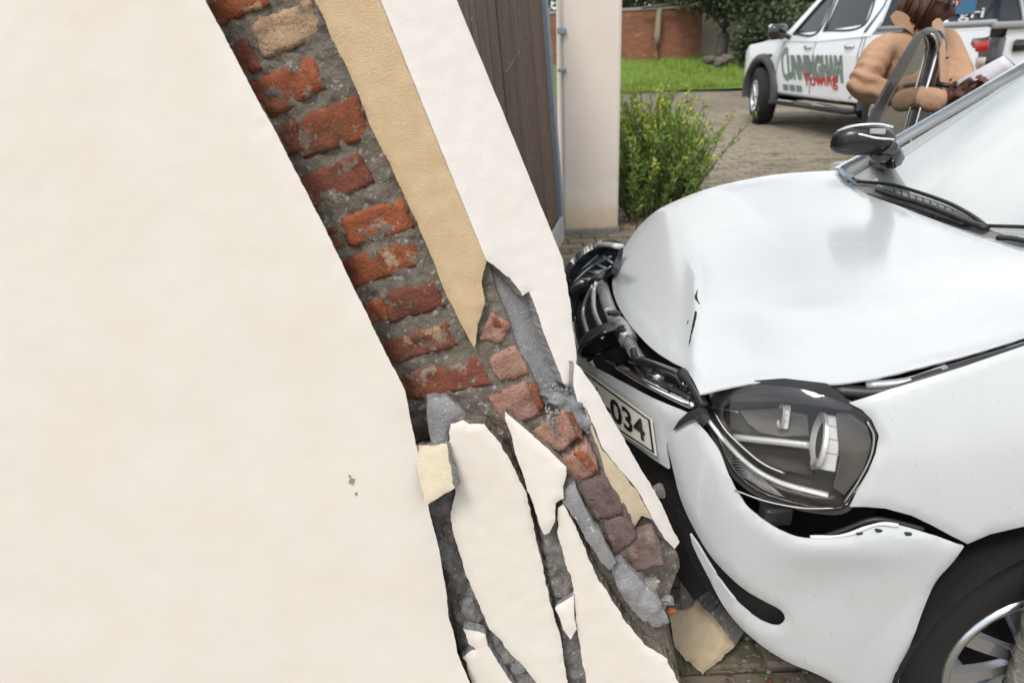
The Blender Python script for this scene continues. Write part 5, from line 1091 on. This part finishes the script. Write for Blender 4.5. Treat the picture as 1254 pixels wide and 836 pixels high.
# roll bar behind the cab
V, F = tube(TW(catmull([(-3.1, .80, 1.20), (-2.95, .76, 1.60), (-2.86, .60, 1.74), (-2.86, -.60, 1.74), (-2.95, -.76, 1.60), (-3.1, -.80, 1.20)], False, .1)), .038, 10); rb = mesh('roll_bar', V, F, M['gloss_black'], trk)
for sgn in (1, -1):
    V, F = tube(TW([(-2.95, sgn*.76, 1.60), (-3.75, sgn*.80, 1.22)]), .032, 8); mesh('brace', V, F, M['chrome'], rb)
V, F = tube(TW([(-4.25, .85, 1.19), (-4.25, .86, 1.12), (-4.40, .86, 1.19), (-4.40, .86, 1.0)]), .006, 6); mesh('tie_wire', V, F, M['black'], trk)
for k, (y, z, mn) in enumerate([(.35, 1.50, 'signblue'), (-.1, 1.45, 'signblue'), (.1, 1.55, 'tail_red')]):
    if mn not in M: M[mn] = mat('blue_sticker', (.04, .16, .28), .4)
    V, F = box(TW((-2.72-.01*k, y, z))[0], tA, (.006, .13, .11), .01); mesh('window_sticker', V, F, M[mn], rw, smooth=False)
def rwm(s, t): return TW((-2.725, .75-1.0*s, 1.24+.12*t))[0]
letters('cai', rwm, .30, .62, 0, 1., 'window_lettering', mat('white_lettering', (.75, .75, .75), .5), rw, .0, -tA[0])
letters('gri', rwm, .80, 1.1, .2, 1.3, 'window_lettering', bpy.data.materials['white_lettering'], rw, .0, -tA[0])
V, F = tube(TW([(-2.52, .90, 1.20), (-2.66, .80, 1.45), (-2.64, .715, 1.68)]), .018, 8); mesh('blue_edge', V, F, mat('blue_strip', (.05, .17, .32), .4), trk)
# door lettering, in panels read along the door: s runs rearwards, t runs up
def dm(s, t): x = -.66-1.62*s+.14*(t-.5); z = .62+.40*t; return tside(1, .004)(np.array([[x, z]]))[0]
M['letter_green'] = mat('lettering_grey_green', (.115, .155, .135), .5, col2=(.19, .24, .215), scale=9, amt=.4)
M['letter_red'] = mat('lettering_red', (.50, .015, .030), .45)
tl = [o for o in trk.children if o.name.startswith('body_side')][0]
letters('C', dm, -.02, .12, .0, 1.12, 'lettering', M['letter_green'], tl, 0, tA[1], .03)
letters('UNNINGHAM', dm, .09, .96, .06, .86, 'lettering', M['letter_green'], tl, 0, tA[1], .085)
def dm2(s, t): return dm(s, t+.16*(s-.5))+tA[1]*.006
letters('Towing', dm2, .36, .88, -.20, .32, 'lettering_red', M['letter_red'], tl, 0, tA[1], .015)
for k in range(3):
    a = dm(-.02+k*.12, -.30); b = dm(.075+k*.12, -.30); c = dm(.075+k*.12, -.10); d = dm(-.02+k*.12, -.10)
    mesh('number_block', [p+tA[1]*o_ for o_ in (.0, .002) for p in (a, b, c, d)], [(4, 5, 6, 7), (0, 3, 2, 1), (0, 1, 5, 4), (1, 2, 6, 5), (2, 3, 7, 6), (3, 0, 4, 7)], M['letter_green'], tl, smooth=False)
# ================================================================== person with papers behind the open door
def skin(name, chains, mats, parent=None, sub=2, root=0, vox=None, extra=None):
    """chains: list of lists of (point, radius or (rx, ry)); points closer than 1 mm are one joint"""
    pts = []; rad = []; E = []
    def idx(p, r):
        for i, q in enumerate(pts):
            if np.linalg.norm(np.array(q)-np.array(p)) < 1e-3: return i
        pts.append(tuple(p)); rad.append(r if isinstance(r, tuple) else (r, r)); return len(pts)-1
    for ch in chains:
        prev = None
        for p, r in ch:
            i = idx(p, r)
            if prev is not None and i != prev: E.append((prev, i))
            prev = i
    me = bpy.data.meshes.new(name); me.from_pydata(pts, E, []); o = bpy.data.objects.new(name, me); COL.objects.link(o)
    md = o.modifiers.new('s', 'SKIN'); 
    for i, v in enumerate(me.skin_vertices[0].data): v.radius = rad[i]; v.use_root = (i == root)
    md.use_smooth_shade = True; o.modifiers.new('d', 'SUBSURF').levels = sub
    bpy.context.view_layer.update(); ev = o.evaluated_get(bpy.context.evaluated_depsgraph_get()); m2 = bpy.data.meshes.new_from_object(ev)
    V = np.array([v.co[:] for v in m2.vertices]); F = [tuple(p.vertices) for p in m2.polygons]; bpy.data.objects.remove(o); bpy.data.meshes.remove(me)
    if extra:
        for (v2, f2) in extra:
            b = len(V); V = np.vstack([V, v2]); F += [tuple(i+b for i in f) for f in f2]
    if vox:
        m3 = bpy.data.meshes.new('t'); m3.from_pydata(V.tolist(), [], F); o = bpy.data.objects.new('t', m3); COL.objects.link(o)
        r_ = o.modifiers.new('r', 'REMESH'); r_.mode = 'VOXEL'; r_.voxel_size = vox; s_ = o.modifiers.new('sm', 'SMOOTH'); s_.iterations = 3; s_.factor = .5
        bpy.context.view_layer.update(); m4 = bpy.data.meshes.new_from_object(o.evaluated_get(bpy.context.evaluated_depsgraph_get()))
        V = np.array([v.co[:] for v in m4.vertices]); F = [tuple(p.vertices) for p in m4.polygons]; bpy.data.objects.remove(o)
    return V, F
PY = 3.30
def pp(u, v, dy=0.): return depth_hit(PY+dy)([(u, v)])[0]
# joints, measured on the photograph at her distance
pelvis = pp(1110, 190, .10); gz = float(zg(PY))
per = thing('person', 'person in a tan buttoned coat and dark sunglasses, reading papers held in both hands', 'person', (pelvis[0], PY+.1, gz))
chest = pp(1122, 75, .08); neck0 = pp(1125, 36, .07); neck1 = pp(1130, 18, .05); headc = pp(1139, 3, .02)
shL = pp(1082, 56, .06); elL = pp(1052, 106, -.02); wrL = pp(1105, 128, -.26)
shR = pp(1160, 48, .14); elR = pp(1178, 112, -.02); wrR = pp(1185, 108, -.22)
hipL = pelvis+np.array([-.09, 0, -.02]); hipR = pelvis+np.array([.09, 0, -.02])
sc_ = np.linalg.norm(headc-CO)/FPX
def head_mesh():
    bm = bmesh.new(); bmesh.ops.create_uvsphere(bm, u_segments=36, v_segments=26, radius=1); V = []
    fwd = np.array([.72, -.62, -.30]); fwd /= np.linalg.norm(fwd); rt = np.cross(fwd, I3[2]); rt /= np.linalg.norm(rt); up = np.cross(rt, fwd)
    for v in bm.verts:
        x, y, z = v.co        # x right, y forward, z up
        px, py, pz = x*.076, y*.096, z*.118
        if z < 0: k = 1-.30*z*z*(1-.5*max(0, y)); px *= k; py *= 1-.12*z*z
        g = lambda cx, cz, s: math.exp(-((x-cx)**2+(z-cz)**2)/s)
        if y > 0:
            py += .024*math.exp(-(x/.16)**2)*math.exp(-((z+.22)/.20)**2)+.010*math.exp(-(x/.10)**2)*math.exp(-((z-.05)/.22)**2)      # nose
            py += .010*math.exp(-(x/.32)**2)*math.exp(-((z+.52)/.07)**2)+.010*math.exp(-(x/.30)**2)*math.exp(-((z+.65)/.07)**2)-.005*math.exp(-(x/.3)**2)*math.exp(-((z+.585)/.03)**2)   # lips
            py += .010*math.exp(-(x/.3)**2)*math.exp(-((z+.86)/.10)**2)-.010*(g(.40, .02, .035)+g(-.40, .02, .035))+.006*(g(.55, -.25, .06)+g(-.55, -.25, .06))
        if abs(x) > .9 and abs(y) < .35 and -.3 < z < .25: px *= 1.16
        V.append(headc+rt*px+fwd*py+up*pz)
    bm.verts.index_update(); F = [[v.index for v in f.verts] for f in bm.faces]; bm.free(); return np.array(V), F, fwd, rt, up
hv, hf, hfw, hrt, hup = head_mesh()
# papers on a clipboard
pc = [depth_hit(PY-.26)([q])[0] for q in ((1169, 99), (1228, 68), (1243, 79), (1180, 136))]
pc = [pp(1169, 100, -.22), pp(1229, 68, -.38), pp(1246, 84, -.40), pp(1184, 138, -.26)]
pn2 = np.cross(pc[1]-pc[0], pc[3]-pc[0]); pn2 /= np.linalg.norm(pn2); pn2 = pn2 if pn2@(CO-pc[0]) > 0 else -pn2
# hands: palms with five fingers each
def hand(wr, d, nrm, side_, curl, s=1.0):
    d = d/np.linalg.norm(d); nrm = nrm-(nrm@d)*d; nrm /= np.linalg.norm(nrm); lat = np.cross(nrm, d)*side_
    ch = []; palm = wr+d*.045*s
    ch.append([(wr, .024), (palm, (.030, .017)), (wr+d*.085*s, (.034, .013))])
    for k, (o_, L_) in enumerate(((-.030, .068), (-.010, .078), (.010, .072), (.029, .056))):
        b = wr+d*.088*s+lat*o_*s; p1 = b+(d*math.cos(curl*.5)-nrm*math.sin(curl*.5)+lat*o_*1.5)*L_*.45*s; p2 = p1+(d*math.cos(curl*1.2)-nrm*math.sin(curl*1.2))*L_*.32*s; p3 = p2+(d*math.cos(curl*1.8)-nrm*math.sin(curl*1.8))*L_*.25*s
        ch.append([(wr+d*.085*s, (.034, .013)), (b, .0095), (p1, .0088), (p2, .0078), (p3, .0065)])
    t0 = wr+d*.035*s-lat*.026*s; t1 = t0+(d*.6-lat*.7-nrm*.3)*.036*s; t2 = t1+(d*.9-lat*.25-nrm*.4)*.030*s
    ch.append([(palm, (.030, .017)), (t0, .013), (t1, .0105), (t2, .008)]); return ch
hRw = pp(1199, 118, -.27); hRd = pp(1212, 95, -.36)-hRw
hLw = pp(1160, 128, -.20); hLd = pp(1178, 114, -.27)-hLw
ch = [[(pelvis, (.15, .11)), (pelvis+(chest-pelvis)*.5, (.125, .095)), (chest, (.145, .10)), (neck0, .058), (neck1, .052), (headc+np.array([0, .02, -.03]), .06)],
      [(chest, (.145, .10)), (shL, .062), (elL, .042), ((elL+hLw)/2, .034), (hLw, .024)], [(chest, (.145, .10)), (shR, .062), (elR, .042), ((elR+hRw)/2, .034), (hRw, .024)]]
kneeL = np.array([hipL[0]-.01, hipL[1]-.03, gz+.48]); kneeR = np.array([hipR[0]+.02, hipR[1]-.02, gz+.48]); ankL = np.array([kneeL[0], kneeL[1]+.05, gz+.09]); ankR = np.array([kneeR[0], kneeR[1]+.05, gz+.09])
ch += [[(pelvis, (.15, .11)), (hipL, .085), (kneeL, .060), (ankL, .038), (ankL+np.array([.0, -.02, -.05]), .036), (ankL+np.array([.03, -.15, -.065]), .030)], [(pelvis, (.15, .11)), (hipR, .085), (kneeR, .060), (ankR, .038), (ankR+np.array([.0, -.02, -.05]), .036), (ankR+np.array([.03, -.15, -.065]), .030)]]
ch += hand(hRw, hRd, -pn2 if (-pn2)@hRd < .9 else _u, 1, .75)+hand(hLw, hLd, pn2, -1, .7)
M['skin'] = mat('dark_skin', (.115, .052, .032), .45, col2=(.085, .036, .022), scale=20, amt=.3)
V, F = skin('body', ch, M['skin'], extra=[(hv, hf)], vox=.0055)
mesh('body', V, F, M['skin'], per)
M['coat'] = mat('tan_coat', (.48, .295, .185), .85, col2=(.42, .25, .15), scale=6, amt=.3, bump=.6, bscale=10, bdist=.025)
def mid3(a, b, t): return a+(b-a)*t
cch = [[(pelvis-np.array([0, 0, .30]), (.19, .14)), (pelvis-np.array([0, 0, .12]), (.185, .14)), (pelvis, (.175, .135)), (mid3(pelvis, chest, .5), (.155, .125)), (chest, (.165, .125)), (mid3(chest, neck0, .72), (.115, .085))],
       [(chest, (.165, .125)), (mid3(chest, shL, .8)+np.array([0, 0, .01]), .085), (shL, .078), (mid3(shL, elL, .5), .070), (mid3(shL, elL, .85), .070), (elL, .070), (mid3(elL, hLw, .30), .066), (mid3(elL, hLw, .65), .060), (mid3(elL, hLw, .90), .056), (mid3(elL, hLw, 1.0), .058)],
       [(chest, (.165, .125)), (mid3(chest, shR, .8), .082), (shR, .076), (mid3(shR, elR, .5), .068), (elR, .076), (mid3(elR, hRw, .5), .066), (mid3(elR, hRw, .85), .056), (mid3(elR, hRw, .97), .054)]]
V, F = skin('coat', cch, M['coat'], vox=.009)
Vn = np.array(V); nn_ = np.zeros_like(Vn)
for f in F:
    n_ = np.cross(Vn[f[1]]-Vn[f[0]], Vn[f[2]]-Vn[f[0]])
    for i in f: nn_[i] += n_
nn_ /= np.linalg.norm(nn_, axis=1)[:, None]+1e-9
fold = np.array([.013*noise.fractal(Vector((p[0]*8+p[2]*7, p[1]*8, p[2]*3)), 1, 2, 3) for p in Vn])
for c_, r_ in ((mid3(elL, wrL, .12), .11), (mid3(shL, elL, .95), .10)): 
    d_ = np.linalg.norm(Vn-c_, axis=1); fold += .0055*np.sin((Vn@np.array([.5, .2, .85]))*120+4*fbm(Vn, 6, 2))*np.exp(-(d_/r_)**2)
Vn = Vn+nn_*fold[:, None]
coat = mesh('coat', Vn, F, M['coat'], per)
# collar, lapel seam, buttons, belt
def cpanel(name, q, m_, par, dy=0, th=.006, disp=None): return panel(name, q, lambda P2: depth_hit(PY-.045+dy)(P2)+np.c_[0*P2[:, 0], .0008*(P2[:, 0]-1128)**2*.05, 0*P2[:, 0]], m_, par, 6, th, disp=disp)
cpanel('collar', catmull(dup2([(1096, 20), (1102, 13), (1112, 18), (1122, 34), (1131, 46), (1126, 49), (1112, 36), (1100, 30)], (0, 4)), True, 3), M['coat'], coat, .02)
M['coat_light'] = mat('coat_lining', (.58, .36, .24), .85)
cpanel('lapel', catmull(dup2([(1145, 27), (1156, 22), (1166, 32), (1171, 58), (1173, 92), (1168, 112), (1160, 108), (1157, 84), (1156, 62), (1151, 48), (1145, 38)], (0, 5)), True, 3), M['coat_light'], coat, -.085)
for u, v in ((1160, 71), (1164, 98)):
    V, F = rock(pp(u, v, -.07), .007, 3, 2, .1, (1, .6, 1)); mesh('button', V, F, M['gloss_black'], coat)
V, F = tube([pp(1148, 103, -.10), pp(1160, 105, -.13), pp(1172, 106, -.13)], .018, 8, True, .6); mesh('belt_strap', V, F, M['black'], coat)
# sunglasses and hair
for sx in (-1, 1):
    c_ = headc+hrt*(sx*.033)+hfw*.092+hup*.006; V, F = box(c_, (hrt, hfw, hup), (.029, .006, .021), .010); sg_ = mesh('sunglasses', V, F, mat('sunglass_lens', (.03, .012, .018), .08, coat=1), per) if sx < 0 else mesh('sunglass_lens', V, F, bpy.data.materials['sunglass_lens'], sg_)
    V, F = tube([headc+hrt*(sx*.060)+hfw*.085+hup*.012, headc+hrt*(sx*.080)+hfw*.03+hup*.010, headc+hrt*(sx*.080)-hfw*.02+hup*.006], .004, 6); mesh('temple_arm', V, F, M['gloss_black'], sg_)
V, F = tube([headc-hrt*.012+hfw*.100+hup*.012, headc+hrt*.012+hfw*.100+hup*.012], .004, 6); mesh('bridge', V, F, M['gloss_black'], sg_)
mb = MB(); rs = np.random.RandomState(4)
for k in range(130):
    a = rs.uniform(1.2, 5.1); e0 = rs.uniform(.15, 1.3); st0 = headc+(hrt*math.sin(a)*.078+hfw*math.cos(a)*.095)*math.cos(e0*.9)+hup*(.118*math.sin(e0))
    dn = headc+(hrt*math.sin(a)*.088+hfw*math.cos(a)*.10)*1.05+hup*(-.02-.10*rs.rand()); V, F = tube([st0, (st0+dn)/2+(st0-headc)*.18, dn], [.010, .012, .006], 5); mb.add(V, F)
mb.out('hair', mat('dark_brown_hair', (.055, .020, .012), .6, col2=(.10, .035, .018), scale=30, amt=.4), per)
# papers, clipboard and pen
clip = thing('clipboard', 'white papers on a clipboard held in the hands of the person in the tan coat', 'papers', np.mean(pc, 0))
for nm, off, gr, m_ in (('backing_board', -.006, .0, mat('grey_board', (.30, .31, .36), .6)), ('paper_sheet', .0, -.02, mat('paper_white', (.74, .74, .80), .7))):
    q = [p+pn2*off for p in pc]; c_ = np.mean(q, 0); q = [c_+(p-c_)*(1+gr) for p in q]; n_ = 10; V = []
    for k in range(n_+1):
        s = k/n_; a = q[0]+(q[1]-q[0])*s; b = q[3]+(q[2]-q[3])*s; bow = pn2*(.018*math.sin(s*3.1))*(1 if nm == 'paper_sheet' else .3)
        V += [a+bow, b+bow, a+bow-pn2*.003, b+bow-pn2*.003]
    F = []
    for k in range(n_): i = 4*k; F += [(i, i+1, i+5, i+4), (i+2, i+6, i+7, i+3), (i, i+4, i+6, i+2), (i+1, i+3, i+7, i+5)]
    F += [(0, 2, 3, 1), (4*n_, 4*n_+1, 4*n_+3, 4*n_+2)]; mesh(nm, V, F, m_, clip)
V, F = tube([pp(1186, 104, -.30), pp(1206, 95, -.36)], .004, 8); tag(mesh('pen', V, F, mat('blue_pen', (.02, .02, .10), .3)), 'dark blue pen held over the white papers', 'pen')
